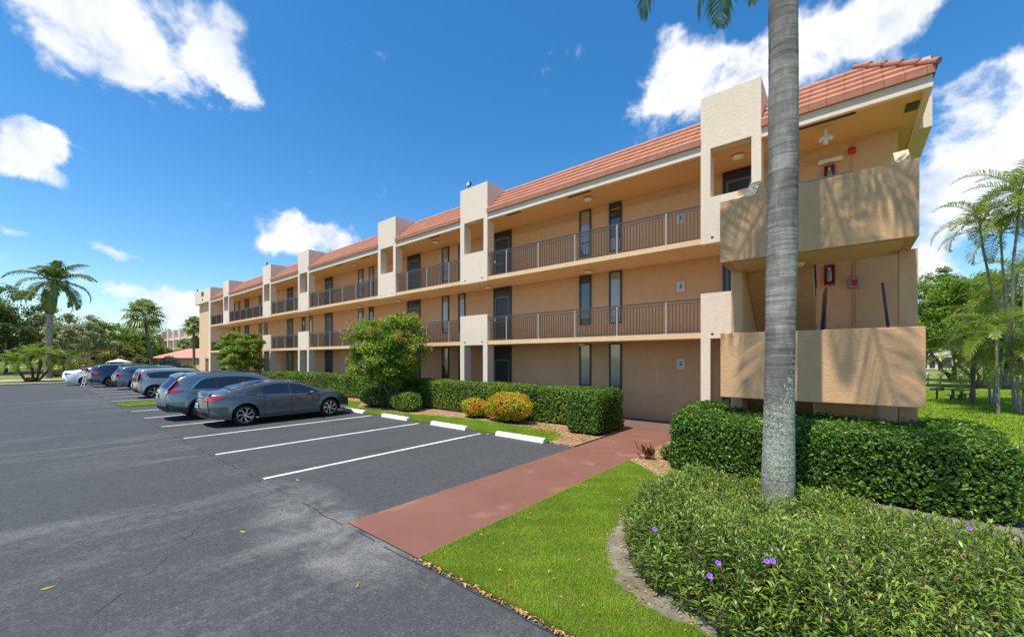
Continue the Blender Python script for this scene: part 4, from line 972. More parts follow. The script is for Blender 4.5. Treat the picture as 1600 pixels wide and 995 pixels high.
q = scatter([(-.9, 7.4), (-1.9, 6), (-2.6, 8), (-1.6, 8.6)], 160, rng); litter('leaf_litter', 'dry leaves on the sandy strip right of the big hedge', q, .05, 9, z=.04)
for i, (px, py, lb) in enumerate(((380, 831, 'yellow fallen leaf in the middle of the dark asphalt'), (75, 919, 'yellow green fallen leaf near the lower left of the asphalt'), (559, 915, 'yellow fallen leaf below the red path mouth'), (465, 750, 'small orange fallen leaf at the end of the nearest white line'), (762, 678, 'small pale scrap beside the nearest wheel stop'))):
    z = 628*H/(py-559); a = at(px, z); mb = MB(); L = .05; g = .4+i
    pts = [(-L, 0, .012), (-L*.4, L*.22, .002), (L*.4, L*.2, .004), (L, 0, .016), (L*.4, -L*.16, .002), (-L*.4, -L*.2, .003)]
    mb.raw([(-a[0]+x*math.cos(g)-y*math.sin(g), a[1]+x*math.sin(g)+y*math.cos(g), zz) for x, y, zz in pts], [(5, 4, 3, 0), (0, 3, 2, 1)])
    o = mb.build('fallen_leaf', Mat('yellow_leaf', (.45, .33, .03) if i < 4 else (.6, .65, .7), .6).m); tag(o, lb, 'leaf', 'fallen leaves on the asphalt')

# ---------------------------------------------------------------- background vegetation
def bgtree(name, label, px, z, pyt, pyb, wpx, mat, n=2600, L=.3, seed=1, base_px=None, dens=45, **k):
    u, v = at(px, z); ztop, zb = zh(pyt, z), max(.3, zh(pyb, z)); rz = (ztop-zb)/2*1.08; r = wpx*z/628/2*1.15
    bu, bv = at(base_px if base_px is not None else px, z)
    return tree(name, label, 'tree', (bu, bv), (u, v, (ztop+zb)/2), (r, r*.9, rz), mat, n, L, k.pop('trunk', (.22, .09)), k.pop('nst', 1), k.pop('bark', M_bark), seed, clumps=dens, **k)
G1 = 'trees beyond the parking lot'
bgtree('oak_tree', 'large dark spreading tree at the left edge of the photo', 8, 58, 442, 566, 140, F_dark, 15000, .34, 51, group=G1, dens=110, cr=.2)
bgtree('oak_tree', 'dark tree rising left behind the palm cluster', -50, 52, 430, 575, 130, F_dark, 9000, .36, 57, group=G1, dens=80, cr=.22)
bgtree('frangipani_tree', 'pale flowering tree with bare pinkish branches below the tall palm', 120, 50, 487, 568, 105, F_pale, 16000, .24, 52, nst=4, trunk=(.14, .08), bark=M_palebark, dens=60, cr=.15, group=G1)
for i, (px, z, yt, yb, w, mt, lb) in enumerate([
    (190, 74, 508, 585, 60, F_bright, 'bright green round tree left of the fan palm'), (160, 80, 512, 588, 60, F_tree, 'mid green tree behind the pale flowering tree'),
    (218, 82, 516, 585, 50, F_tree, 'green tree right behind the fan palm trunk'), (240, 88, 535, 588, 30, F_dark, 'dark tree right of the fan palm'),
    (257, 92, 541, 562, 24, F_olive, 'yellow green domed tree below the pink building'), (175, 62, 530, 590, 70, F_olive, 'olive tree behind the white canopy'),
    (285, 165, 508, 560, 60, F_dark, 'dark far tree behind the pink building'), (235, 130, 508, 560, 70, F_dark, 'distant dark tree left of the pink building'),
    (306, 100, 522, 575, 14, F_tree, 'slim green tree just left of the building end'), (100, 66, 525, 592, 80, F_tree, 'green tree behind the tall palm trunk'),
    (150, 71, 498, 588, 70, F_tree, 'tall green tree behind the canopy tent'), (205, 92, 500, 588, 80, F_bright, 'broad bright green tree far behind the fan palm'), (115, 78, 494, 588, 70, F_dark, 'dark tree between the tall palm and the canopy tent'),
    (50, 70, 520, 590, 90, F_tree, 'green tree mass behind the small palm cluster'), (-20, 75, 530, 590, 120, F_bright, 'bright tree at the far left edge')]):
    bgtree('broadleaf_tree', lb, px, z, yt, yb, w, mt, 5000, .42, 60+i, group=G1, dens=60, cr=.28)
def bgshrub(lb, px, z, pyt, w, mat, seed, n=1500, L=.16, name='shrub'):
    u, v = at(px, z); r = w*z/628/2*1.1; return shrub(name, lb, 'shrub', (u, v), (r, r*.7, zh(pyt, z)), mat, int(n*2.2), L, 'shrubs beyond the parking lot', seed, 10)
bgshrub('tall olive and orange clipped shrub behind the white sedan', 135, 44, 548, 62, F_olive, 1, 3200)
bgshrub('round olive shrub right of the white canopy', 224, 50, 553, 46, F_olive, 2, 2200)
bgshrub('greyish bare shrub in front of the tiled house', 266, 52, 556, 40, F_grey, 3, 2000)
bgshrub('yellow shrub beside the far end of the building', 293, 54, 569, 34, F_croton, 4, 1500)
bgshrub('low dark red shrub under the tall palm', 88, 45, 580, 22, F_redplant, 5, 700, .14)
bgshrub('low teal green shrub left of the white sedan', 100, 45, 580, 16, F_dark, 6, 700, .14)
# tall palm with a shaggy crown
u, v = at(75, 43.5); t = thing('palm_tree', 'tall feathery palm with drooping fronds rising over the left trees', 'palm tree', (-u, v, 0), group='palms beyond the parking lot')
o = P2(86, 43.5, 440); mb = MB(); palm_trunk(mb, [(-u, v, -.1), P2(76, 43.5, 560), P2(78, 43.5, 490)], [.36, .27, .26], 14, .3); mb.build('trunk', M_palebark, t, smooth=True)
mb = MB(); mb.tube([P2(78, 43.5, 490), P2(80, 43.5, 470), o], [.36, .46, .26], 12); mb.build('leaf_bases', M_bark2, t, smooth=True)
rng = np.random.default_rng(61); palm_crown(t, rng, o, 20, 3.8, F_palm, leaf=1.05, nl=50, el=(1.5, -.95), droop=1.75, wid=.045, rach=.07, vee=.15, hang=.9, dry=1)
# fan palm
def fanpalm(label, base_px, z, crown_px, crown_py, rad, seed, group, nl=26):
    u, v = at(base_px, z); t = thing('fan_palm', label, 'palm tree', (-u, v, 0), group=group); o = np.array(P2(crown_px, z, crown_py)); rng = np.random.default_rng(seed)
    mb = MB(); palm_trunk(mb, [(-u, v, -.1), ((-u+o[0])/2*1.0, (v+o[1])/2, o[2]*.55), tuple(o)], [.20, .16, .17], 10, .3); mb.build('trunk', M_bark, t, smooth=True)
    V = []; F = []; var = []; sm = MB()
    for k in range(nl):
        f = k/nl; az = 2*math.pi*k*.382; e = 1.35-2.25*f; d = np.array([math.cos(az)*math.cos(e), math.sin(az)*math.cos(e), math.sin(e)])
        c = o+d*rad*.5+np.array([0, 0, -.12*rad*f]); sm.tube([tuple(o), tuple(c)], .025, 4); s1 = np.cross(d, [0, 0, 1.]); s1 /= np.linalg.norm(s1)+1e-9; s2 = np.cross(s1, d); tone = .25+.6*f
        for j in range(22):
            g = -2.3+4.6*j/21; q = d*math.cos(g)+s1*math.sin(g)+s2*.25*abs(math.sin(g)); q /= np.linalg.norm(q); L = rad*.56*(.85+.3*rng.random())*(1-.12*abs(g)); w = np.cross(q, s2+.3*d); w = w/(np.linalg.norm(w)+1e-9)*.075
            m = c+q*L*.55; tip = m+(q*.8+np.array([0, 0, -1.1]))*L*.45; b = len(V); V += [c, c, m+w, m-w, tip]; F += [(b, b+1, b+2, b+3), (b+3, b+2, b+4, b+4)]; x = np.clip(tone*rng.random()*1.3, 0, 1); var += [x, x]
    np_tri_mesh('fronds', np.array(V), np.array(F), F_sabal, t, var); sm.build('frond_stems', M_frondstem, t); return t
fanpalm('rounded fan palm with a slightly leaning slim trunk left of the pink building', 238, 50, 225, 492, 2.55, 71, 'palms beyond the parking lot', 34)
fanpalm('small fan palm below the pink building right of the fan palm trunk', 288, 85, 287, 540, 2.0, 72, 'palms beyond the parking lot')
fanpalm('slim grey fan palm next to the far end of the building', 303, 60, 303, 508, 1.7, 73, 'palms beyond the parking lot')
# pygmy date palms on the corner lawn
u0, v0 = at(55, 37.5)
for i, (bp, cp, cy, z, lb) in enumerate(((42, 20, 566, 36.5, 'leftmost small date palm leaning left out of the corner lawn'), (52, 49, 556, 37.5, 'middle small date palm of the corner lawn cluster'), (57, 66, 556, 37.2, 'right leaning small date palm of the corner lawn cluster'), (60, 90, 560, 38.5, 'small date palm low beside the tall palm trunk'))):
    u, v = at(bp, z); o = P2(cp, z, cy); t = thing('date_palm', lb, 'palm tree', (-u, v, 0), group='small date palms on the corner lawn')
    rng = np.random.default_rng(80+i); mb = MB(); palm_trunk(mb, [(-u, v, -.05), ((-u+o[0])/2, (v+o[1])/2, o[2]*.45), o], [.09, .1, .15], 9, .12, .05); mb.build('trunk', M_bark2, t)
    palm_crown(t, rng, o, 22, 1.75, F_areca, leaf=.42, nl=26, el=(1.4, -.5), droop=1.5, wid=.02, rach=.018, vee=.3, hang=.5)
shrub('ground_shrub', 'low dark red and green planting at the foot of the small date palms', 'shrub', at(48, 37.0), (1.3, .5, .35), F_redplant, 900, .12, None, 88, 6)

# right hand side
def areca(lb, base, crowns, z, seed, group='slender palms right of the building'):
    u, v = at(base[0], z); t = thing('areca_palm', lb, 'palm tree', (-u, v, 0), group=group); rng = np.random.default_rng(seed); mb = MB()
    for pts, nf, ln in crowns:
        P = [P2(px, z, py) for px, py in pts]; P[0] = (P[0][0], P[0][1], -.05); palm_trunk(mb, P, [.052-.018*i/(len(P)-1) for i in range(len(P))], 9, .2, .03)
        palm_crown(t, rng, P[-1], nf, ln, F_areca, leaf=.52, nl=30, el=(1.35, -.35), droop=1.75, wid=.017, rach=.016, vee=.55, hang=.45)
    mb.build('trunk', M_palebark, t, smooth=True); return t
areca('slender curved palm nearest the building at the right', (1588, 600), [([(1588, 612), (1570, 520), (1549, 448), (1536, 390), (1530, 342)], 14, 1.95)], 17, 91)
areca('straight slender palm in the middle of the right hand group', (1586, 600), [([(1586, 612), (1574, 500), (1567, 420), (1563, 362)], 14, 1.8)], 16, 92)
areca('tall slender palm at the right edge with the highest crown', (1592, 600), [([(1594, 612), (1582, 500), (1583, 410), (1591, 345), (1594, 298)], 16, 2.1)], 15.5, 93)
areca('slender palm at the right edge cut by the photo frame', (1606, 600), [([(1606, 612), (1600, 480), (1604, 380), (1612, 320)], 15, 2.0)], 15, 94)
areca('low palm with wide yellow green fronds at the right edge', (1596, 600), [([(1600, 612), (1598, 560)], 16, 1.7), ([(1560, 612), (1556, 520)], 15, 1.7)], 15.5, 95)
areca('many stemmed young palm with arching fronds between the small palm and the right edge', (1548, 606), [([(1548, 612), (1536, 500)], 15, 1.9), ([(1552, 612), (1566, 460)], 15, 1.9), ([(1556, 612), (1590, 430)], 14, 1.9)], 19, 97)
u, v = at(1519, 18.5); t = thing('date_palm', 'single small palm with a rough short trunk on the right hand lawn', 'palm tree', (-u, v, 0)); o = P2(1521, 18.5, 556)
mb = MB(); palm_trunk(mb, [(-u, v, -.05), P2(1520, 18.5, 600), o], [.11, .07, .10], 10, .1, .12); mb.build('trunk', M_bark, t)
palm_crown(t, np.random.default_rng(96), o, 22, 2.0, F_areca, leaf=.5, nl=30, el=(1.4, -.6), droop=1.6, wid=.018, rach=.018, vee=.3, hang=.6, dry=1)
G2 = 'trees on the right hand lawn'
bgtree('broadleaf_tree', 'light green leafy tree with a slanting trunk beyond the stair corner', 1476, 38, 412, 580, 96, F_bright, 22000, .22, 101, base_px=1490, group=G2, dens=120, cr=.20, trunk=(.2, .08), nst=2)
bgtree('broadleaf_tree', 'yellow green tree filling the gap behind the slender palms', 1555, 34, 425, 590, 140, F_bright, 20000, .24, 102, group=G2, dens=80, cr=.19, trunk=(.3, .1))
bgtree('broadleaf_tree', 'dark leafy tree low behind the small palm on the right', 1580, 30, 500, 606, 110, F_dark, 8000, .24, 103, base_px=1562, group=G2, dens=60, cr=.22, nst=4, trunk=(.2, .08), bark=M_palebark)
bgtree('broadleaf_tree', 'dark green tree at the far right frame edge', 1660, 30, 420, 600, 130, F_tree, 5000, .26, 104, group=G2, dens=60, cr=.22)
bgtree('broadleaf_tree', 'distant tree between the stair corner and the far houses', 1440, 70, 480, 585, 60, F_tree, 2500, .4, 105, group=G2, dens=40)
bgtree('broadleaf_tree', 'distant tree to the right behind the far houses', 1540, 95, 500, 588, 130, F_dark, 3500, .5, 106, group=G2, dens=50)
bgtree('broadleaf_tree', 'full leafy tree filling the background between the slender palms', 1530, 29, 408, 600, 150, F_bright, 26000, .22, 108, group=G2, dens=130, cr=.20, nst=3, trunk=(.12, .06))
# lawn trees whose shadow falls across the right hand lawn
bgtree('broadleaf_tree', 'low branching tree right of the frame on the lawn', 1720, 24, 430, 590, 120, F_tree, 4000, .26, 107, group=G2, dens=50)
# ---------------------------------------------------------------- cars
def paint(name, c, metal=.55, rough=.28):
    m = Mat(name, tuple(min(.9, x*1.0) for x in c), rough, metal=metal, spec=.5, coat=1.0); c = tuple(min(.9, x*1.0) for x in c); m.b.inputs['Coat Roughness'].default_value = .03
    n = m.noise(900, 1); m.col(m.mix(m.math('MULTIPLY', n, .5), c, tuple(min(1, x*1.35) for x in c))); return m.m
M_glassd = mk_glass('tinted_car_glass', (.010, .013, .016))
M_glassr = mk_glass('rear_car_glass', (.012, .02, .04))
for _m in (M_glassd, M_glassr): _m.node_tree.nodes['Principled BSDF'].inputs['IOR'].default_value = 1.62; _m.node_tree.nodes['Principled BSDF'].inputs['Roughness'].default_value = .03
M_plastic = Mat('black_trim_plastic', (.022, .023, .025), .55).m
M_under = Mat('car_underbody', (.008, .008, .008), .9, spec=.1).m
M_tyre = Mat('tyre_rubber', (.018, .018, .018), .8, spec=.25).m
M_rim = Mat('silver_wheel', (.62, .63, .65), .25, metal=1).m
M_rimd = Mat('dark_wheel', (.025, .025, .027), .3, metal=.6).m
M_tail = Mat('red_tail_light', (.48, .012, .016), .12, coat=1).m
M_taild = Mat('dark_red_lamp', (.16, .01, .012), .12, coat=1).m
M_clear = Mat('clear_lamp', (.55, .57, .6), .1, coat=1).m
M_amber = Mat('amber_lamp', (.55, .13, .03), .15, coat=1).m
M_plate = Mat('licence_plate', (.62, .64, .62), .4).m
M_plateink = Mat('plate_ink', (.03, .12, .09), .5).m
def lerp_tab(tab, x):
    if x <= tab[0][0]: return tab[0][1]
    for (a, b), (c, d) in zip(tab, tab[1:]):
        if x <= c: return b+(d-b)*(x-a)/(c-a) if c > a else d
    return tab[-1][1]
def smooth_tab(tab, n):
    """Catmull-Rom resample of a polyline"""
    P = [np.array(p, float) for p in tab]; out = []
    for i in range(len(P)-1):
        p0 = P[max(i-1, 0)]; p1 = P[i]; p2 = P[i+1]; p3 = P[min(i+2, len(P)-1)]
        m = max(2, int(np.linalg.norm(p2-p1)/n)+1)
        for k in range(m):
            t = k/m; q = .5*((2*p1)+(-p0+p2)*t+(2*p0-5*p1+4*p2-p3)*t*t+(-p0+3*p1-3*p2+p3)*t**3); out.append(q)
    out.append(P[-1]); out = np.array(out)
    for i in range(1, len(out)): out[i, 0] = max(out[i, 0], out[i-1, 0]+1e-4)
    return out
class Car:
    def __init__(s, name, label, loc, rz, L, Wd, prof, belt, axles, wr, pnt, sill=.22, tumble=.42, zmax_w=.6, ends=(.36, .40), group='cars parked nose in to the building', cat='car', crease=None):
        s.t = thing(name, label, cat, loc, rz, group); s.L, s.W, s.belt, s.ax, s.wr, s.p, s.sill, s.tum = L, Wd/2, belt, axles, wr, pnt, sill, tumble
        s.pl = smooth_tab(prof, .06); s.ends = ends; s.crease = crease; s.zend0 = s.pl[0, 1]; s.zend1 = s.pl[-1, 1]
    def zhi(s, y): return float(np.interp(y, s.pl[:, 0], s.pl[:, 1]))
    def zlo(s, y):
        L = s.L; z = s.sill
        if y < .5: z = s.zend0+(s.sill+.05-s.zend0)*min(1, (y/.16))**.5 if y < .16 else s.sill+.05-(y-.16)*.1
        if y > L-.5: z = s.zend1+(s.sill-s.zend1)*min(1, ((L-y)/.2))**.5
        for a in s.ax:
            d = abs(y-a); r = s.wr+.05
            if d < r: z = max(z, s.wr+math.sqrt(r*r-d*d)*1.0)
        return min(z, s.zhi(y)-.001)
    def wplan(s, y):
        e0, e1 = s.ends; L = s.L
        a = min(1, max(0, y)/.75); b = min(1, max(0, L-y)/1.0)
        return s.W-(1-a)**2.4*e0*.62-(1-b)**2.2*e1*.72-.07*max(0, 1-max(0, y)/.14)**2-.05*max(0, 1-max(0, L-y)/.14)**2
    def sect(s, y, z):
        zb = s.belt(y)
        o = -.07*max(0, (.42-z)/.25)**1.5 if z < .42 else 0
        if z > .62: o -= .055*((min(z, zb)-.62)/max(.05, zb-.62))**1.6
        if z > zb: o -= (z-zb)*s.tum+.02*min(1, (z-zb)/.05)
        if s.crease:
            for (y0, z0, y1, z1, amp) in s.crease:
                if y0-.2 < y < y1+.2:
                    zc = z0+(z1-z0)*(y-y0)/(y1-y0); f = max(0, 1-abs(z-zc)/.09); o += amp*f*f*max(0, min(1, (y-y0+.2)/.3, (y1+.2-y)/.3))
        for a in s.ax:
            d = math.hypot(y-a, z-s.wr)
            o += .022*math.exp(-((d-s.wr-.06)/.07)**2)
        return o
    def X(s, y, z):
        d2 = ((s.pl[:, 0]-y)**2+(s.pl[:, 1]-z)**2).min(); d = math.sqrt(d2)
        r = .11; e = 0 if d >= r else .075*(1-math.sqrt(max(0, 1-(1-d/r)**2)))
        return max(.05, s.wplan(y)+s.sect(y, z)-e)
    def side(s, y, z, off=0, sg=1):
        """point on the flank; local frame: +y nose, x>0 is the right-hand (near) side"""
        e = .01; x = s.X(y, z)
        if off:
            dy = (s.X(y+e, z)-s.X(y-e, z))/(2*e); dz = (s.X(y, z+e)-s.X(y, z-e))/(2*e) if z+e < s.zhi(y) else (x-s.X(y, z-e))/e
            n = Vector((1, -max(-3, min(3, dy)), -max(-2, min(2, dz)))).normalized(); return ((x+n.x*off)*sg, y+n.y*off, z+n.z*off)
        return (x*sg, y, z)
    def nrm(s, k):
        a = s.pl[max(k-1, 0)]; b = s.pl[min(k+1, len(s.pl)-1)]; t = b-a; t /= np.linalg.norm(t)+1e-9; return np.array([-t[1], t[0]])
    def strip(s, k, x, off=0):
        """k: float index on the silhouette"""
        i = min(int(k), len(s.pl)-2); f = k-i; p = s.pl[i]*(1-f)+s.pl[i+1]*f; n = s.nrm(i)*(1-f)+s.nrm(i+1)*f; n /= np.linalg.norm(n)
        if n[1] < 0 and abs(n[0]) < .2: n = -n
        Xe = s.X(p[0], p[1]); t = min(1, abs(x)/Xe); cr = (.10*abs(n[0])+.035*abs(n[1]))*(1-t**3)**2
        q = p+n*(cr+off); return (x, q[0], q[1])
    def kz(s, z):      # silhouette index on the rear part for a height
        for i in range(len(s.pl)-1):
            if s.pl[i, 1] <= z <= s.pl[i+1, 1]: return i+(z-s.pl[i, 1])/(s.pl[i+1, 1]-s.pl[i, 1]+1e-9)
        return 0
    def ky(s, y): return float(np.interp(y, s.pl[:, 0], np.arange(len(s.pl))))
    def kzf(s, z):
        for i in range(len(s.pl)-1, 0, -1):
            if s.pl[i, 1] <= z <= s.pl[i-1, 1]: return i-(z-s.pl[i, 1])/(s.pl[i-1, 1]-s.pl[i, 1]+1e-9)
        return len(s.pl)-1
    def body(s):
        ys = list(s.pl[:, 0])
        for a in s.ax:
            for k in range(-12, 13):
                ys.append(a+(s.wr+.05)*math.sin(k/12*math.pi/2)*.9999)
        ys = sorted(set(round(y, 4) for y in ys if 0 <= y <= s.L)); ys = [y for i, y in enumerate(ys) if i == 0 or y-ys[i-1] > .006 or abs(y-s.pl[0, 0]) < 1e-6]
        NR = 26; mb = MB()
        for sg in (1, -1):
            vs = []
            for y in ys:
                z0, z1 = s.zlo(y), s.zhi(y)
                for r in range(NR+1):
                    f = r/NR; f = 1-(1-f)**1.35; z = z0+(z1-z0)*f; vs.append(s.side(y, z, 0, sg))
            n = NR+1; fs = []
            for i in range(len(ys)-1):
                for r in range(NR):
                    q = (i*n+r, (i+1)*n+r, (i+1)*n+r+1, i*n+r+1); fs.append(q if sg > 0 else q[::-1])
            mb.raw(vs, fs)
        # top and end skin, sampled at the same stations
        vs = []; NX = 16
        for y in ys:
            z = s.zhi(y); k = s.ky(y); Xe = s.X(y, z)
            for j in range(NX+1):
                x = Xe*(-1+2*j/NX); 
                vs.append(s.strip(k, x))
        n = NX+1
        mb.raw(vs, [(i*n+j, i*n+j+1, (i+1)*n+j+1, (i+1)*n+j) for i in range(len(ys)-1) for j in range(NX)])
        o = mb.build('body', s.p, s.t, smooth=True, world=False)
        bm = bmesh.new(); bm.from_mesh(o.data); bmesh.ops.remove_doubles(bm, verts=bm.verts, dist=.004); bmesh.ops.recalc_face_normals(bm, faces=bm.faces); bm.to_mesh(o.data); bm.free()
        # underside incl. wheel wells, and the lower end skins
        vs = []
        for y in ys:
            z = s.zlo(y); Xe = s.X(y, z)-.004; en = max(0, 1-y/.4)*.10+max(0, 1-(s.L-y)/.4)*.08
            for j in range(NX+1):
                t = -1+2*j/NX; sgn = -1 if y < s.L/2 else 1; vs.append((Xe*t, y+sgn*en*(1-abs(t)**3)**2, z+.002))
        mb = MB().raw(vs, [(i*n+j, (i+1)*n+j, (i+1)*n+j+1, i*n+j+1) for i in range(len(ys)-1) for j in range(NX)])
        mb.build('underbody', M_under, s.t, smooth=True, world=False)
        return o
    def side_patch(s, name, y0, y1, bot, top, off, m, parent=None, ny=22, nz=7, sides=(1, -1), label=None):
        r = None
        for sg in sides:
            vs = []
            for i in range(ny+1):
                y = y0+(y1-y0)*i/ny; a = lerp_tab(bot, y); b = max(a+.0005, lerp_tab(top, y)); b = min(b, s.zhi(y)-.01)
                for j in range(nz+1): vs.append(s.side(y, a+(b-a)*j/nz, off, sg))
            n = nz+1; fs = [(i*n+j, (i+1)*n+j, (i+1)*n+j+1, i*n+j+1) for i in range(ny) for j in range(nz)]
            if sg < 0: fs = [f[::-1] for f in fs]
            r = MB().raw(vs, fs).build(name, m, parent or s.t, smooth=True, world=False)
        return r
    def strip_patch(s, name, k0, k1, x0, x1, off, m, parent=None, nk=12, nx=12):
        """x0, x1: callables of fraction along k (or numbers)"""
        f0 = x0 if callable(x0) else (lambda f: x0); f1 = x1 if callable(x1) else (lambda f: x1); vs = []
        for i in range(nk+1):
            f = i/nk; k = k0+(k1-k0)*f
            for j in range(nx+1): vs.append(s.strip(k, f0(f)+(f1(f)-f0(f))*j/nx, off))
        n = nx+1; return MB().raw(vs, [(i*n+j, i*n+j+1, (i+1)*n+j+1, (i+1)*n+j) for i in range(nk) for j in range(nx)]).build(name, m, parent or s.t, smooth=True, world=False)
    def xe(s, k): i = min(int(k), len(s.pl)-1); return s.X(s.pl[i, 0], s.pl[i, 1])
    def wheels(s, spokes, kind='twist', tw=.215):
        r = s.wr
        for a in s.ax:
            for sg in (1, -1):
                xo = s.W-.035; c = (xo*sg, a, r); w = MB()
                w.lathe([(r*.66, 0), (r*.86, .004), (r*.95, -.012), (r, -.045), (r, -tw+.045), (r*.95, -tw+.01), (r*.6, -tw)] if sg > 0 else [(r*.6, tw), (r*.95, tw-.01), (r, tw-.045), (r, .045), (r*.95, .012), (r*.86, -.004), (r*.66, 0)], c, 'x', 40)
                wh = w.build('wheel', M_tyre, s.t, smooth=True, world=False)
                q = sg
                MB().lathe([(r*.70, -.004*q), (r*.69, -.02*q), (r*.655, -.03*q), (r*.64, -.11*q), (.001, -.10*q)], c, 'x', 36).build('rim', M_rimd, wh, smooth=True, world=False)
                MB().lathe([(r*.715, .003*q), (r*.70, .006*q), (r*.665, -.008*q), (r*.66, -.03*q)], c, 'x', 36).build('rim_lip', M_rim, wh, smooth=True, world=False)
                sp = MB()
                for k in range(spokes):
                    g = 2*math.pi*k/spokes+.3
                    def pt(rad, ang, dx): return (c[0]+dx*q, c[1]+rad*math.cos(ang), c[2]+rad*math.sin(ang))
                    if kind == 'twist': legs = [((.10, g-.25), (.40, g-.02), (.69, g+.30), .105), ((.40, g+.0), (.5, g+.02), (.69, g-.08), .06)]
                    elif kind == 'vee': legs = [((.10, g), (.4, g+.05), (.68, g+.22), .085), ((.10, g), (.4, g-.05), (.68, g-.22), .085)]
                    else: legs = [((.08, g), (.4, g), (.68, g), .16)]
                    for (r0, a0), (r1, a1), (r2, a2), ww in legs:
                        P = [(r0*r, a0, -.03, ww*.8), (r1*r, a1, -.018, ww), (r2*r, a2, -.010, ww*1.1)]; vs = []
                        for (rad, ang, dx, wd) in P:
                            h = wd*r/2/rad
                            vs += [pt(rad, ang-h, dx), pt(rad, ang+h, dx), pt(rad, ang+h, dx-.03), pt(rad, ang-h, dx-.03)]
                        fs = []
                        for i in range(2):
                            b = i*4
                            for e in range(4): fs.append((b+e, b+(e+1) % 4, b+4+(e+1) % 4, b+4+e))
                        fs += [(0, 1, 2, 3), (8, 9, 10, 11)]
                        sp.raw(vs, fs)
                sp.lathe([(.001, -.018*q), (r*.13, -.02*q), (r*.16, -.04*q)], c, 'x', 20)
                sp.build('spokes', M_rim, wh, world=False)
    def mirror(s, y, z, m=None):
        for sg in (1, -1):
            x = s.X(y, z); mb = MB(); n = 10; vs = []
            for i, (dx, sc) in enumerate(((.02, .35), (.05, .7), (.10, 1), (.18, 1), (.22, .75), (.235, .3))):
                for k in range(n):
                    g = 2*math.pi*k/n; vs.append(((x+dx)*sg, y-.02+.08*sc*math.cos(g)*.75, z+.03+.062*sc*math.sin(g)))
            fs = [(i*n+k, i*n+(k+1) % n, (i+1)*n+(k+1) % n, (i+1)*n+k) for i in range(5) for k in range(n)]+[tuple(range(n)), tuple(5*n+k for k in range(n))]
            mo = mb.raw(vs, fs).build('mirror', m or s.p, s.t, smooth=True, world=False)
            MB().xbox((x-.02)*sg, (x+.08)*sg, y-.02, y+.04, z-.03, z+.0).build('mirror_arm', M_plastic, mo, world=False)
    def door(s, y0, y1, zb, zt, name='door', handle=None):
        bot = [(y0, zb), (y1, zb)]; top = [(y0, zt), (y1, zt)] if not isinstance(zt, list) else zt
        e = .007
        s.side_patch('door_gap', y0-e, y1+e, [(y0-e, lerp_tab(bot, y0)-e), (y1+e, lerp_tab(bot, y1)-e)], [(a, b+.0) for a, b in top], .0035, M_under, ny=26, nz=10)
        for sg in (1, -1):
            d = s.side_patch(name, y0, y1, bot, top, .0075, s.p, sides=(sg,), ny=26, nz=10)
            if handle:
                hy, hz = handle
                MB().raw([s.side(hy+a, hz+b, o_, sg) for o_ in (.01, .04) for a, b in ((-.11, -.014), (.11, -.010), (.11, .016), (-.11, .016))], [(0, 1, 5, 4), (1, 2, 6, 5), (2, 3, 7, 6), (3, 0, 4, 7), (4, 5, 6, 7), (0, 3, 2, 1)]).build('handle', s.p, d, bevel=.008, world=False)
    def arch_trim(s, m, w=.05):
        mb = MB()
        for a in s.ax:
            for sg in (1, -1):
                vs = []; n = 26
                for i in range(n+1):
                    g = math.pi*(-.06+1.12*i/n); 
                    for rr in (s.wr+.045, s.wr+.045+w):
                        y = a+rr*math.cos(g); z = s.wr+rr*math.sin(g); z = max(z, s.sill-.02); vs.append(s.side(y, z, .008, sg))
                fs = [(2*i, 2*i+1, 2*i+3, 2*i+2) for i in range(n)]
                mb.raw(vs, fs if sg > 0 else [f[::-1] for f in fs])
        mb.build('arch_trim', m, s.t, smooth=True, world=False)
    def plate(s, z, w=.30, h=.15, x=0, txt=None):
        k = s.kz(z); p = s.strip(k, x, .012); k0, k1 = s.kz(z-h/2), s.kz(z+h/2)
        pl = s.strip_patch('licence_plate', k0, k1, x-w/2, x+w/2, .02, M_plate, nk=2, nx=4); s.strip_patch('plate_frame', k0-.1, k1+.1, x-w/2-.02, x+w/2+.02, .015, M_plastic, nk=2, nx=4)
        s.strip_patch('plate_numerals', s.kz(z-.025), s.kz(z+.03), x-w*.36, x+w*.36, .023, M_plateink, pl, nk=1, nx=2)
ROT0 = 0.0
P_sedan = paint('dark_grey_car_paint', (.085, .108, .122)); P_cross = paint('blue_grey_car_paint', (.145, .195, .22)); P_box = paint('silver_grey_car_paint', (.30, .30, .28))
P_navy = paint('navy_car_paint', (.03, .045, .085)); P_slate = paint('slate_blue_car_paint', (.08, .11, .15)); P_white = paint('white_car_paint', (.75, .76, .78), 0, .3)

# -- grey sedan, nearest
c = Car('sedan', 'dark grey fastback sedan parked nearest the camera with sharp red tail lights', (-15.53, 3.50, 0), 0, 4.56, 1.82,
        [(0, .60), (.015, .72), (.03, .84), (.05, .97), (.09, 1.045), (.30, 1.075), (.60, 1.115), (.90, 1.195), (1.25, 1.275), (1.6, 1.335), (2.0, 1.355), (2.4, 1.34), (2.75, 1.275), (3.1, 1.15), (3.42, 1.02), (3.7, .97), (4.05, .89), (4.3, .78), (4.48, .66), (4.54, .55), (4.56, .46)],
        lambda y: .90+.055*max(0, (2.9-y))/2.0, (.95, 3.67), .335, P_sedan, tumble=.55, crease=[(1.5, .52, 3.2, .66, .014), (.5, .83, 2.2, .82, .012)])
c.body(); c.wheels(7, 'twist')
c.door(1.50, 2.32, .30, [(1.50, .90), (1.75, .925), (2.32, .905)], handle=(1.72, .80)); c.door(2.335, 3.24, .29, [(2.335, .905), (3.0, .88), (3.24, .80)], handle=(2.56, .785))
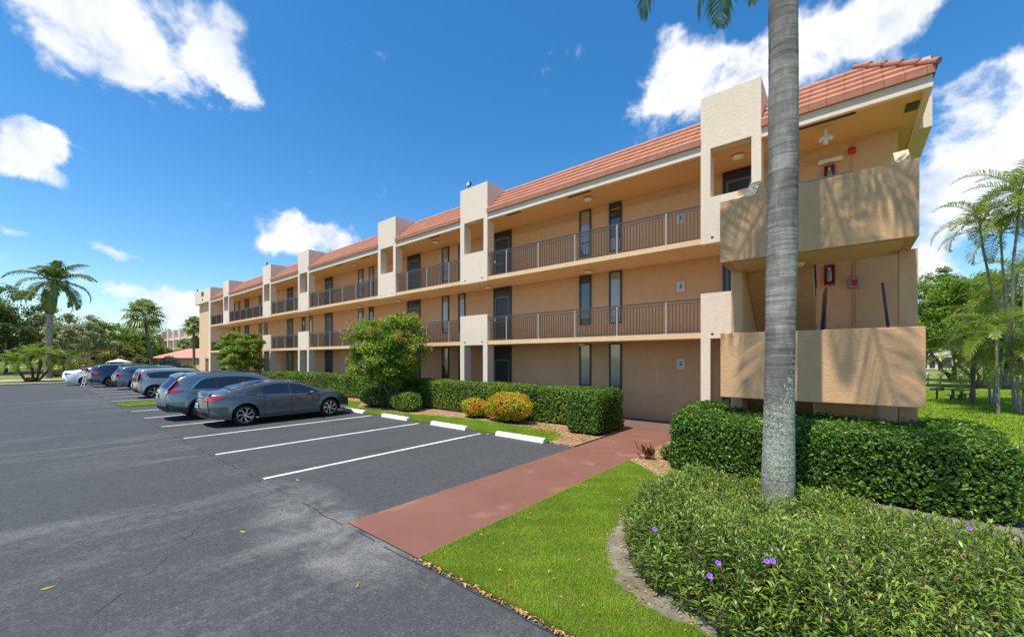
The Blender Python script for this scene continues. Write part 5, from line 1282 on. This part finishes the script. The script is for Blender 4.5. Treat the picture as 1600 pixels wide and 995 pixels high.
tr = [(.98, 1.0), (1.3, 1.15), (1.6, 1.235), (2.0, 1.27), (2.4, 1.25), (2.75, 1.18), (3.1, 1.04), (3.30, .92)]; br = [(.98, .985), (1.4, .955), (2.3, .922), (3.42, .895)]
c.side_patch('window_trim', .98, 3.32, [(a, b-.018) for a, b in br], [(a, b+.014) for a, b in tr], .010, M_plastic, ny=40)
c.side_patch('belt_chrome', 1.25, 3.40, [(a, b-.022) for a, b in br], [(a, b-.010) for a, b in br], .014, M_chrome, ny=40, nz=1)
c.side_patch('side_window', 1.45, 2.27, br, [(a, b-.006) for a, b in tr], .015, M_glassd); c.side_patch('side_window', 2.36, 3.26, br, [(a, b-.006) for a, b in tr], .015, M_glassd)
c.side_patch('quarter_window', 1.08, 1.40, br, [(a, b-.018) for a, b in tr], .015, M_plastic)
RW = lambda f: c.xe(c.ky(.62)+(c.ky(1.62)-c.ky(.62))*f)*(.85-.04*f)
c.strip_patch('rear_window', c.ky(.62), c.ky(1.62), lambda f: -RW(f), RW, .017, M_glassr, nk=30, nx=20)
c.strip_patch('windscreen', c.ky(2.60), c.ky(3.38), lambda f: -(.50+.16*f), lambda f: .50+.16*f, .014, M_glassd, nk=20)
c.strip_patch('light_bar', c.kz(.885), c.kz(.92), -.42, .42, .008, M_taild, nk=2, nx=20)
c.side_patch('tail_light', .022, .42, [(0, .80), (.10, .80), (.2, .845), (.42, .945)], [(0, .93), (.1, .945), (.42, .965)], .010, M_tail)
E0 = lambda f, sg=1: sg*c.xe(c.kz(.80)+(c.kz(.925)-c.kz(.80))*f)*.995
c.strip_patch('tail_light', c.kz(.80), c.kz(.925), .42, E0, .008, M_tail, nk=5); c.strip_patch('tail_light', c.kz(.80), c.kz(.925), lambda f: -E0(f), -.42, .008, M_tail, nk=5)
c.strip_patch('trunk_lip', c.kz(.985), c.ky(.16), -.64, .64, .010, P_sedan, nk=6, nx=16)
for sg in (1, -1): 
    c.strip_patch('lamp_cluster', c.kz(.70), c.kz(.80), *( (.16, .62) if sg > 0 else (-.62, -.16)), .007, P_sedan, nk=3)
lowk = lambda z: max(0, (z-.60)/.12*1)
def rear_lower(c, name, z0, z1, x0, x1, off, m, nz=4, nx=12):
    """piece on the bumper below the silhouette's start: follows the lower end skin"""
    vs = []
    for i in range(nz+1):
        z = z0+(z1-z0)*i/nz; y = .16*max(0, (c.zend0-z)/(c.zend0-c.sill-.05))**2
        for j in range(nx+1):
            x = x0+(x1-x0)*j/nx; Xe = c.X(max(y, .01), z); t = min(1, abs(x)/Xe); vs.append((x, y-.10*(1-t**3)**2-off, z))
    n = nx+1; MB().raw(vs, [(i*n+j, i*n+j+1, (i+1)*n+j+1, (i+1)*n+j) for i in range(nz) for j in range(nx)]).build(name, m, c.t, smooth=True, world=False)
rear_lower(c, 'bumper', .33, .605, -.72, .72, .0, P_sedan); rear_lower(c, 'diffuser', .30, .47, -.62, .62, .012, M_plastic)
rear_lower(c, 'bumper_trim', .305, .325, -.66, .66, .022, M_chrome, 1)
c.side_patch('bumper_vent', .06, .40, [(.06, .36), (.4, .30)], [(.06, .58), (.2, .46), (.4, .33)], .008, P_sedan)
c.side_patch('bumper_fin', .05, .36, [(.05, .50), (.36, .315)], [(.05, .545), (.36, .345)], .012, Mat('satin_trim', (.2, .21, .22), .35, metal=.6).m, nz=1)
c.plate(.66, .30, .14); c.mirror(2.98, .90)
c.side_patch('headlight', 4.22, 4.50, [(4.22, .69), (4.5, .60)], [(4.22, .735), (4.35, .725), (4.5, .66)], .009, M_amber)
c.side_patch('sill_trim', 1.32, 3.30, [(0, .235)], [(0, .285)], .010, P_sedan, nz=2)
c.strip_patch('antenna_fin', c.ky(1.72), c.ky(1.86), -.03, .03, .045, P_sedan, nk=2, nx=2)

# -- blue grey crossover
c = Car('crossover', 'blue grey crossover with tall red angled tail lights parked second from the camera', (-18.22, 2.98, 0), 0, 4.66, 1.86,
        [(0, .62), (.01, .78), (.03, .95), (.07, 1.08), (.16, 1.20), (.30, 1.37), (.42, 1.49), (.60, 1.545), (1.0, 1.59), (1.5, 1.61), (2.1, 1.605), (2.6, 1.555), (2.95, 1.46), (3.35, 1.27), (3.62, 1.14), (3.9, 1.09), (4.25, 1.03), (4.5, .93), (4.62, .78), (4.66, .6), (4.66, .52)],
        lambda y: 1.02+.02*max(0, 3-y)/2, (.98, 3.68), .36, P_cross, sill=.27, tumble=.40, crease=[(.5, .98, 3.6, .93, .012)], cat='car')
c.body(); c.wheels(5, 'vee'); c.arch_trim(M_plastic, .055)
c.door(1.42, 2.25, .42, 1.0, handle=(1.62, .90)); c.door(2.265, 3.20, .42, [(2.26, 1.0), (3.0, .98), (3.2, .9)], handle=(2.48, .885))
br = [(.62, 1.095), (3.32, 1.04)]; tr = [(.70, 1.13), (.98, 1.37), (1.4, 1.44), (2.0, 1.455), (2.5, 1.42), (2.9, 1.30), (3.30, 1.09)]
c.side_patch('window_trim', .70, 3.32, [(a, b-.02) for a, b in br], [(.70, 1.12)]+[(a, b+.012) for a, b in tr[1:]], .010, M_plastic, ny=44)
c.side_patch('window_chrome', .66, 1.06, [(.66, 1.08), (.70, 1.10), (.98, 1.375), (1.06, 1.40)], [(.66, 1.13), (.96, 1.415), (1.06, 1.43)], .014, M_chrome, nz=1)
for a, b in ((.78, 1.36), (1.42, 2.22), (2.30, 3.20)): c.side_patch('side_window', a, b, br, [(p, q-.012) for p, q in tr], .015, M_glassd)
c.strip_patch('rear_window', c.kz(1.10), c.kz(1.44), lambda f: -(.68-.08*f), lambda f: .68-.08*f, .010, M_glassr, nk=10)
c.strip_patch('spoiler', c.ky(.34), c.ky(.62), -.60, .60, .035, P_cross, nk=5)
c.strip_patch('spoiler_shadow', c.ky(.32), c.ky(.36), -.60, .60, .025, M_plastic, nk=2)
c.strip_patch('windscreen', c.ky(2.72), c.ky(3.56), lambda f: -(.56+.16*f), lambda f: .56+.16*f, .014, M_glassd, nk=16)
c.side_patch('tail_light', .03, .46, [(.03, .955), (.15, .965), (.30, .985), (.50, 1.045)], [(.03, 1.03), (.14, 1.05), (.30, 1.08), (.50, 1.055)], .012, M_tail)
c.side_patch('tail_light', .10, .36, [(.10, 1.05), (.16, 1.08), (.36, 1.33)], [(.10, 1.12), (.30, 1.36), (.36, 1.40)], .012, M_tail)
for sg in (1, -1): c.strip_patch('tail_light', c.kz(.965), c.kz(1.03), *((.50, .80) if sg > 0 else (-.80, -.50)), .012, M_tail, nk=3)
for sg in (1, -1): c.strip_patch('tail_light', c.kz(1.05), c.kz(1.38), *((.62, .74) if sg > 0 else (-.74, -.62)), .012, M_tail, nk=6)
rear_lower(c, 'bumper', .45, .64, -.78, .78, .0, P_cross); rear_lower(c, 'lower_bumper', .30, .50, -.76, .76, .02, M_plastic); rear_lower(c, 'skid_trim', .37, .42, -.55, .55, .035, M_rimd)
c.side_patch('sill_cladding', 1.36, 3.28, [(0, .275)], [(0, .40)], .012, M_plastic, nz=3); c.side_patch('bumper_cladding', .02, .58, [(.02, .46), (.2, .33), (.58, .30)], [(.02, .60), (.3, .50), (.58, .46)], .012, M_plastic)
c.plate(.84, .30, .14); c.mirror(3.0, 1.05)
for sg in (1, -1): MB().tube([(.58*sg, .85, 1.60), (.60*sg, 1.3, 1.635), (.60*sg, 2.2, 1.63), (.57*sg, 2.6, 1.58)], .014, 6).build('roof_rail', M_plastic, c.t, world=False)

# -- boxy silver grey hatchback
c = Car('boxy_hatchback', 'boxy silver grey hatchback with tall vertical red tail lights third in the parked row', (-29.2, 3.70, 0), 0, 4.05, 1.80,
        [(0, .60), (.01, .85), (.03, 1.0), (.06, 1.2), (.12, 1.38), (.20, 1.48), (.34, 1.53), (1.0, 1.55), (1.8, 1.545), (2.4, 1.49), (2.65, 1.38), (2.95, 1.18), (3.15, 1.09), (3.6, 1.01), (3.88, .92), (4.0, .75), (4.05, .6), (4.05, .5)],
        lambda y: 1.03, (.68, 3.25), .335, P_box, sill=.26, tumble=.30, ends=(.22, .36))
c.body(); c.wheels(5, 'blade'); c.arch_trim(M_plastic, .045); c.door(1.18, 1.95, .40, .99, handle=(1.36, .9)); c.door(1.965, 2.85, .40, [(1.96, .99), (2.85, .95)], handle=(2.15, .9))
br = [(.40, 1.10), (2.95, 1.02)]; tr = [(.36, 1.33), (1.0, 1.40), (2.0, 1.40), (2.4, 1.35), (2.90, 1.08)]
c.side_patch('window_trim', .36, 2.90, [(.36, 1.31), (.50, 1.08), (2.97, 1.0)], [(a, b+.012) for a, b in tr], .010, M_plastic, ny=40)
for a, b in ((.50, 1.08), (1.16, 1.9), (2.0, 2.85)): c.side_patch('side_window', a, b, br, [(p, q-.01) for p, q in tr], .015, M_glassd)
c.strip_patch('rear_window', c.kz(1.12), c.kz(1.38), -.55, .55, .014, M_glassr); c.strip_patch('tailgate_panel', c.kz(.88), c.kz(1.10), -.52, .52, .005, M_plastic, nk=4)
for sg in (1, -1): c.strip_patch('tail_light', c.kz(.92), c.kz(1.36), *((.60, .80) if sg > 0 else (-.80, -.60)), .014, M_tail, nk=8)
c.side_patch('tail_light', .03, .17, [(.03, .96), (.17, 1.02)], [(.03, 1.24), (.17, 1.44)], .014, M_tail)
rear_lower(c, 'lower_bumper', .30, .52, -.70, .70, .02, M_plastic); c.plate(.70, .32, .16, .0); rear_lower(c, 'bumper', .50, .62, -.74, .74, .0, P_box)
c.strip_patch('windscreen', c.ky(2.5), c.ky(3.12), -.58, .58, .014, M_glassd, nk=12); c.mirror(2.75, 1.08)

# -- two big dark ones and the white sedan
def suv(label, u, v, pnt, wheel, chrome, L=4.95, Hs=1.74, name='suv'):
    k = Hs/1.74
    c = Car(name, label, (-u, v, 0), 0, L, 1.96, [(0, .65), (.01, .85), (.04, 1.05), (.08, 1.15*k), (.2, 1.38*k), (.34, 1.58*k), (.5, 1.67*k), (1.1, 1.73*k), (2.0, 1.74*k), (2.8, 1.69*k), (3.1, 1.58*k), (3.5, 1.30*k), (3.75, 1.19), (4.2, 1.13), (L-.2, 1.02), (L-.05, .85), (L, .65), (L, .56)],
            lambda y: 1.08, (1.05, 3.98), .385, pnt, sill=.30, tumble=.36)
    c.body(); c.wheels(6, wheel); c.door(1.52, 2.45, .42, 1.05, handle=(1.75, .95)); c.door(2.465, 3.45, .42, [(2.46, 1.05), (3.45, 1.0)], handle=(2.68, .94))
    br = [(.62, 1.13), (3.5, 1.07)]; tr = [(.62, 1.45*k), (1.3, 1.56*k), (2.6, 1.57*k), (3.05, 1.45*k), (3.5, 1.14)]
    c.side_patch('window_trim', .60, 3.52, [(.6, 1.30), (.8, 1.11), (3.52, 1.05)], [(a, b+.012) for a, b in tr], .010, M_plastic, ny=40)
    for a, b in ((.74, 1.45), (1.52, 2.4), (2.5, 3.4)): c.side_patch('side_window', a, b, br, [(p, q-.01) for p, q in tr], .015, M_glassd)
    if chrome: c.side_patch('pillar_chrome', 1.38, 1.56, [(1.38, 1.12), (1.56, 1.12)], [(1.38, 1.20), (1.46, 1.56), (1.56, 1.60)], .02, M_chrome, nz=5) if chrome == 1 else c.side_patch('roof_chrome', .62, 3.4, [(a, b+.010) for a, b in tr], [(a, b+.034) for a, b in tr], .014, M_chrome, ny=40, nz=1)
    c.strip_patch('rear_window', c.kz(1.18), c.kz(1.52*k), -.62, .62, .014, M_glassr); c.strip_patch('windscreen', c.ky(2.95), c.ky(3.65), -.64, .64, .014, M_glassd)
    for sg in (1, -1): c.strip_patch('tail_light', c.kz(.92), c.kz(1.12), *((.58, .86) if sg > 0 else (-.86, -.58)), .012, M_tail, nk=5)
    c.side_patch('tail_light', .03, .36, [(.03, .92), (.36, 1.0)], [(.03, 1.12), (.36, 1.14)], .012, M_tail)
    rear_lower(c, 'lower_bumper', .34, .56, -.8, .8, .02, M_plastic); rear_lower(c, 'bumper', .54, .67, -.8, .8, .0, pnt); c.plate(.86); c.mirror(3.2, 1.1); c.arch_trim(M_plastic, .04)
    return c
suv('slate blue sport utility car between the silver hatchback and the navy one', 37.9, 3.78, P_slate, 'vee', 2, 4.8, 1.58)
suv('tall navy sport utility car parked beside the person, with bright wheel spokes', 42.7, 2.99, P_navy, 'vee', 1, 5.1, 1.66)
c = Car('sedan', 'white sedan at the far end of the parked row half hidden behind the person', (-46.9, 1.9, 0), 0, 4.85, 1.84,
        [(0, .60), (.02, .8), (.05, .98), (.10, 1.08), (.5, 1.13), (.8, 1.18), (1.2, 1.32), (1.7, 1.42), (2.2, 1.44), (2.7, 1.38), (3.1, 1.22), (3.5, 1.06), (4.2, .95), (4.6, .82), (4.8, .65), (4.85, .5)], lambda y: .95, (1.1, 3.9), .34, P_white, tumble=.5)
c.body(); c.wheels(5, 'vee'); c.door(1.5, 2.35, .3, .92, handle=(1.7, .84)); c.door(2.365, 3.35, .3, .90, handle=(2.6, .83))
tr = [(1.0, 1.05), (1.5, 1.28), (2.1, 1.35), (2.7, 1.27), (3.35, .98)]; c.side_patch('side_window', 1.0, 3.35, [(1, .98), (3.35, .94)], tr, .012, M_glassd, ny=30)
c.strip_patch('rear_window', c.ky(.85), c.ky(1.6), -.56, .56, .014, M_glassr); c.strip_patch('windscreen', c.ky(2.75), c.ky(3.45), -.6, .6, .014, M_glassd)
for sg in (1, -1): c.strip_patch('tail_light', c.kz(.85), c.kz(.98), *((.50, .78) if sg > 0 else (-.78, -.50)), .01, M_taild, nk=3)
c.side_patch('tail_light', .03, .3, [(.03, .85), (.3, .9)], [(.03, .98), (.3, .98)], .01, M_taild); rear_lower(c, 'bumper', .32, .61, -.7, .7, 0, P_white); c.plate(.74); c.mirror(3.1, .98)
# a car beyond the row, only its roof shows
_a = at(262, 60)
c = Car('sedan', 'distant blue grey car whose roof shows beyond the slate sport utility car', (-_a[0], _a[1], 0), R(70), 4.7, 1.82, [(0, .6), (.05, .95), (.1, 1.05), (.6, 1.12), (1.2, 1.32), (1.8, 1.42), (2.3, 1.43), (2.8, 1.34), (3.5, 1.05), (4.3, .9), (4.65, .65), (4.7, .5)], lambda y: .95, (1.05, 3.8), .33, P_slate, tumble=.5, group='cars beyond the parking lot')
c.body(); c.wheels(5, 'vee'); c.side_patch('side_window', 1.0, 3.3, [(1, .98), (3.3, .94)], [(1.0, 1.04), (1.5, 1.26), (2.1, 1.34), (2.7, 1.27), (3.3, 1.0)], .012, M_glassd, ny=30); c.strip_patch('rear_window', c.ky(.7), c.ky(1.6), -.56, .56, .014, M_glassr)

# ---------------------------------------------------------------- person loading by the white car
def skin(name, verts, edges, mat, parent, sub=2):
    me = bpy.data.meshes.new(name); me.from_pydata([v[:3] for v in verts], edges, []); o = link_mesh(name, me, mat, parent)
    me.skin_vertices or me.attributes
    bm = bmesh.new(); bm.from_mesh(me); ly = bm.verts.layers.skin.verify(); bm.verts.ensure_lookup_table()
    for i, v in enumerate(verts): bm.verts[i][ly].radius = (v[3], v[4] if len(v) > 4 else v[3]); bm.verts[i][ly].use_root = (i == 0)
    bm.to_mesh(me); bm.free()
    m = o.modifiers.new('skin', 'SKIN'); m.use_smooth_shade = True; s_ = o.modifiers.new('sub', 'SUBSURF'); s_.levels = sub; s_.render_levels = sub
    return o
pu, pv = at(139, 30.4)
pt = thing('person', 'person in a dark top and pale jeans bending behind the navy car', 'person', (-pu, pv, 0), R(200))
M_skin = Mat('skin', (.45, .26, .18), .5).m; M_top = Mat('navy_top_cloth', (.02, .028, .05), .85).m; M_jean = Mat('pale_jeans', (.30, .40, .52), .85).m; M_hair = Mat('light_brown_hair', (.30, .19, .10), .6).m
V = [(0, .0, .90, .13, .10), (0, .03, 1.05, .12, .09), (0, .12, 1.22, .13, .09), (0, .2, 1.34, .12, .08), (0, .25, 1.42, .05), (0, .30, 1.47, .05), (0, .33, 1.54, .085, .09), (0, .35, 1.62, .07),
     (.17, .21, 1.33, .05), (.24, .30, 1.12, .04), (.20, .50, 1.02, .032), (.19, .58, 1.0, .03, .018), (-.17, .21, 1.33, .05), (-.24, .30, 1.12, .04), (-.20, .50, 1.02, .032), (-.19, .58, 1.0, .03, .018),
     (.10, .0, .82, .085), (.11, .05, .48, .055), (.12, -.02, .10, .035), (.12, .10, .04, .035, .03), (-.10, .0, .82, .085), (-.11, .02, .48, .055), (-.12, -.08, .10, .035), (-.12, .04, .04, .035, .03)]
E_ = [(0, 1), (1, 2), (2, 3), (3, 4), (4, 5), (5, 6), (6, 7), (3, 8), (8, 9), (9, 10), (10, 11), (3, 12), (12, 13), (13, 14), (14, 15), (0, 16), (16, 17), (17, 18), (18, 19), (0, 20), (20, 21), (21, 22), (22, 23)]
skin('body', V, E_, M_skin, pt)
skin('shirt', [(0, .0, .93, .145, .115), (0, .03, 1.05, .14, .105), (0, .12, 1.22, .15, .105), (0, .2, 1.34, .135, .09), (.17, .21, 1.33, .065), (.23, .28, 1.16, .052), (-.17, .21, 1.33, .065), (-.23, .28, 1.16, .052)], [(0, 1), (1, 2), (2, 3), (3, 4), (4, 5), (3, 6), (6, 7)], M_top, pt)
skin('trousers', [(0, .0, .90, .145, .115), (.10, .0, .82, .10), (.11, .05, .48, .072), (.12, -.02, .10, .06), (-.10, .0, .82, .10), (-.11, .02, .48, .072), (-.12, -.08, .10, .06)], [(0, 1), (1, 2), (2, 3), (0, 4), (4, 5), (5, 6)], M_jean, pt)
skin('hair', [(0, .30, 1.60, .10), (0, .25, 1.54, .085), (0, .23, 1.47, .05)], [(0, 1), (1, 2)], M_hair, pt)
fa = MB(); 
for sx in (-.03, .03): fa.lathe([(.001, 0), (.010, .002), (.001, .008)], (sx, .415, 1.565), 'y', 8)
fa.build('eyes', M_black, pt, world=False)
st = thing('step_stool', 'white folding step ladder standing beside the person at the far cars', 'ladder', (-pu+.35, pv-.35, 0), .3)
mb = MB()
for x in (-.2, .2): mb.tube([(x, 0, 0), (x*.75, .22, 1.15)], .028, 6).tube([(x, .5, 0), (x*.75, .25, 1.12)], .02, 6)
mb.build('frame', M_white, st, world=False); mb = MB()
for i in range(3): mb.xbox(-.18, .18, .05+.06*i, .17+.06*i, .28+.3*i, .31+.3*i)
mb.build('step', M_white, st, world=False)

# ---------------------------------------------------------------- far things
u, v = at(150, 31.4)
# tiled villa
def villa():
    uL, vL = at(240, 76); uR, vR = at(330, 70)
    t = thing('villa', 'low villa with a pinkish tiled hip roof behind the far cars', 'house', (-uL, vL, 0))
    A = Vector((-uL, vL, 0)); B = Vector((-uR, vR, 0)); d = (B-A).normalized(); n = Vector((-d.y, d.x, 0)); Ln = (B-A).length
    if n.dot(Vector((0, 0, 0))-A) > 0: n = -n
    def q(a, b, z): p = A+d*a+n*b; return (p.x, p.y, z)
    mb = MB().raw([q(0, 0, 0), q(Ln, 0, 0), q(Ln, 8, 0), q(0, 8, 0), q(0, 0, 2.2), q(Ln, 0, 2.2), q(Ln, 8, 2.2), q(0, 8, 2.2)], [(0, 1, 5, 4), (1, 2, 6, 5), (2, 3, 7, 6), (3, 0, 4, 7), (4, 5, 6, 7)])
    mb.build('wall', M_tanlight, t)
    e = .5; mb = MB().raw([q(-e, -e, 2.15), q(Ln+e, -e, 2.15), q(Ln+e, 8+e, 2.15), q(-e, 8+e, 2.15), q(3.2, 4, 3.95), q(Ln-1, 4, 3.95)], [(0, 1, 5, 4), (1, 2, 5), (2, 3, 4, 5), (3, 0, 4), (3, 2, 1, 0)])
    m = Mat('pink_tiles', (.5, .25, .2), .8); w = m.n.new('ShaderNodeTexWave'); w.inputs['Scale'].default_value = 2.2; w.bands_direction = 'X'; m.l.new(m.pos(), w.inputs['Vector'])
    m.col(m.mix(m.math('MULTIPLY', w.outputs['Fac'], .5), (.56, .25, .18), (.34, .14, .11))); mb.build('roof', m.m, t)
villa()
t = thing('distant_building', 'far pink building with a row of white pillars seen left of the apartment block', 'building', (-at(275, 118)[0], at(275, 118)[1], 0))
A = Vector((-at(246, 135)[0], at(246, 135)[1], 0)); B = Vector((-at(330, 100)[0], at(330, 100)[1], 0)); d = (B-A).normalized(); n = Vector((-d.y, d.x, 0)); Ln = (B-A).length
if n.dot(-A) > 0: n = -n
def q(a, b, z): p = A+d*a+n*b; return (p.x, p.y, z)
def pbox(mb, a0, a1, b0, b1, z0, z1): mb.raw([q(a0, b0, z0), q(a1, b0, z0), q(a1, b1, z0), q(a0, b1, z0), q(a0, b0, z1), q(a1, b0, z1), q(a1, b1, z1), q(a0, b1, z1)], [(0, 1, 5, 4), (1, 2, 6, 5), (2, 3, 7, 6), (3, 0, 4, 7), (4, 5, 6, 7), (3, 2, 1, 0)])
mb = MB(); pbox(mb, 0, Ln, .8, 12, 0, 9.8); mb.build('wall', Mat('pink_wall', (.55, .33, .27), .9).m, t)
M_pw = Mat('pinkish_white_paint', (.72, .58, .5), .8).m
mb = MB(); pbox(mb, 0, Ln, 0, .9, 7.6, 8.1); pbox(mb, 0, Ln, 0, .9, 4.6, 5.0); mb.build('balcony', M_pw, t)
for k in range(9):
    mb = MB(); a = Ln*k/8.2; pbox(mb, a, a+1.0, -.2, .8, 0, 10.6 if k > 0 else 10); mb.build('pillar', M_pw, t)
mb = MB()
for k in range(8): a = Ln*k/8.2+1.6; pbox(mb, a, a+2.2, .7, .82, 5.2, 7.4); pbox(mb, a, a+2.2, .7, .82, 1, 4.2)
mb.build('window', M_bronze, t)
# canopy tent
u, v = at(186, 57); t = thing('canopy_tent', 'white peaked canopy tent behind the navy car', 'canopy', (-u, v, 0))
mb = MB(); r = 1.15; zt = zh(560.5, 57); mb.raw([(-u-r*1.25, v-r, zt-.42), (-u+r*1.25, v-r, zt-.42), (-u+r*1.25, v+r, zt-.42), (-u-r*1.25, v+r, zt-.42), (-u, v, zt)], [(0, 1, 4), (1, 2, 4), (2, 3, 4), (3, 0, 4), (3, 2, 1, 0)])
mb.build('cover', Mat('cream_canvas', (.72, .62, .5), .8).m, t)
for sx in (-1, 1):
    for sy in (-1, 1): MB().tube([(-u+sx*r*1.2, v+sy*r*.95, 0), (-u+sx*r*1.2, v+sy*r*.95, zt-.4)], .05, 6).build('leg', M_white, t)
# right-hand lawn: far houses, table, grill, lamps
t = thing('distant_house', 'far two storey house with white and orange walls beyond the right hand lawn', 'building', (-at(1475, 75)[0], at(1475, 75)[1], 0))
A = Vector((-at(1425, 78)[0], at(1425, 78)[1], 0)); B = Vector((-at(1540, 72)[0], at(1540, 72)[1], 0)); d = (B-A).normalized(); n = Vector((-d.y, d.x, 0)); Ln = (B-A).length
if n.dot(-A) > 0: n = -n
mb = MB(); pbox(mb, 0, Ln, 0, 9, 0, 3.0); pbox(mb, Ln*.36, Ln, .5, 9, 3.0, 5.6); mb.build('wall', Mat('white_house_wall', (.66, .64, .58), .8).m, t)
mb = MB(); pbox(mb, -1, Ln*.36, -.6, 9, 2.2, 2.5); mb.raw([q(-1, -.6, 2.5), q(Ln*.36, -.6, 2.5), q(Ln*.36, 4, 4.2), q(-1, 4, 4.2)], [(0, 1, 2, 3)]); mb.build('roof', Mat('grey_shingle', (.16, .12, .10), .9).m, t)
mb = MB(); pbox(mb, Ln*.34, Ln, -.5, .5, 5.6, 5.9); mb.build('roof', Mat('brown_shingle', (.2, .11, .08), .9).m, t)
for k in (.36, .60, .70, .93):
    mb = MB(); pbox(mb, Ln*k, Ln*k+.45, -.15, .2, 0, 5.6); mb.build('pillar', M_slab, t)
for a0, a1, z0, z1 in ((.04, .12, .3, 2.0), (.14, .22, .3, 2.0), (.25, .33, .3, 2.0), (.42, .56, .4, 2.3), (.75, .90, .4, 2.3), (.75, .90, 3.5, 5.0), (.62, .68, .4, 2.3)):
    mb = MB(); pbox(mb, Ln*a0, Ln*a1, -.08, .04, z0, z1); pbox(mb, Ln*a0, Ln*a1, -.08, .55, z0+.1, z1-.05) if z0 > 3 else None; mb.build('window', M_bronze, t)
M_tgreen = Mat('dark_green_metal', (.02, .06, .05), .5).m
u, v = at(1492, 20.7); t = thing('picnic_table', 'low dark green metal picnic table with two benches on the right hand lawn', 'table', (-u, v, 0), R(-8))
rx = Vector((CU, SU, 0)); t.rotation_euler = (0, 0, math.atan2(rx.y, rx.x))
MB().xbox(-.28, .55, -.4, .4, .50, .54).build('tabletop', M_tgreen, t, world=False, bevel=.01)
for x in (-.1, .35): MB().xbox(x-.035, x+.035, -.05, .05, 0, .50).build('leg', M_tgreen, t, world=False)
for y, x0, x1 in ((-.5, -.75, -.35), (.2, .75, 1.15)):
    bq = MB().xbox(x0-.15, x1+.12, y-.12, y+.14, .27, .30).build('bench', M_tgreen, t, world=False)
    for x in (x0, x1): MB().xbox(x-.03, x+.03, y-.03, y+.03, 0, .27).build('bench_leg', M_tgreen, bq, world=False)
u, v = at(1464, 20.8); t = thing('park_grill', 'dark charcoal grill box on a post on the right hand lawn', 'grill', (-u, v, 0), math.atan2(rx.y, rx.x))
MB().xbox(-.03, .03, -.03, .03, 0, .5).build('post', M_black, t, world=False); MB().xbox(-.22, .2, -.16, .16, .47, .60).xbox(-.24, .22, -.17, -.14, .60, .63).build('firebox', Mat('rusty_iron', (.07, .045, .04), .8).m, t, world=False, bevel=.01)
for px, py, z, hh, lb in ((1501, 609, 27, 589, 'white globe lamp on a black post behind the picnic table'), (1469, 604, 30, 588, 'white globe lamp on a black post left of the leaning tree trunk'), (1450, 603, 30.5, 587, 'white globe lamp on a post just right of the stair wall')):
    u, v = at(px, z); t = thing('lawn_lamp', lb, 'lamp', (-u, v, 0), group='globe lamps on the right hand lawn'); zt = zh(hh, z)
    MB().tube([(-u, v, 0), (-u, v, zt)], .035, 8).build('post', M_black, t); MB().lathe([(.001, -.14), (.13, -.08), (.17, .02), (.12, .11), (.001, .14)], (-u, v, zt+.1), seg=12).build('globe', M_white, t, smooth=True)
# white marker post on the corner lawn
u, v = at(27, 40); MBm = MB().box(u-.12, u+.12, v-.05, v+.05, 0, .55); tag(MBm.build('marker_post', M_white, bevel=.01), 'small white marker post beside the street at the far left', 'post')
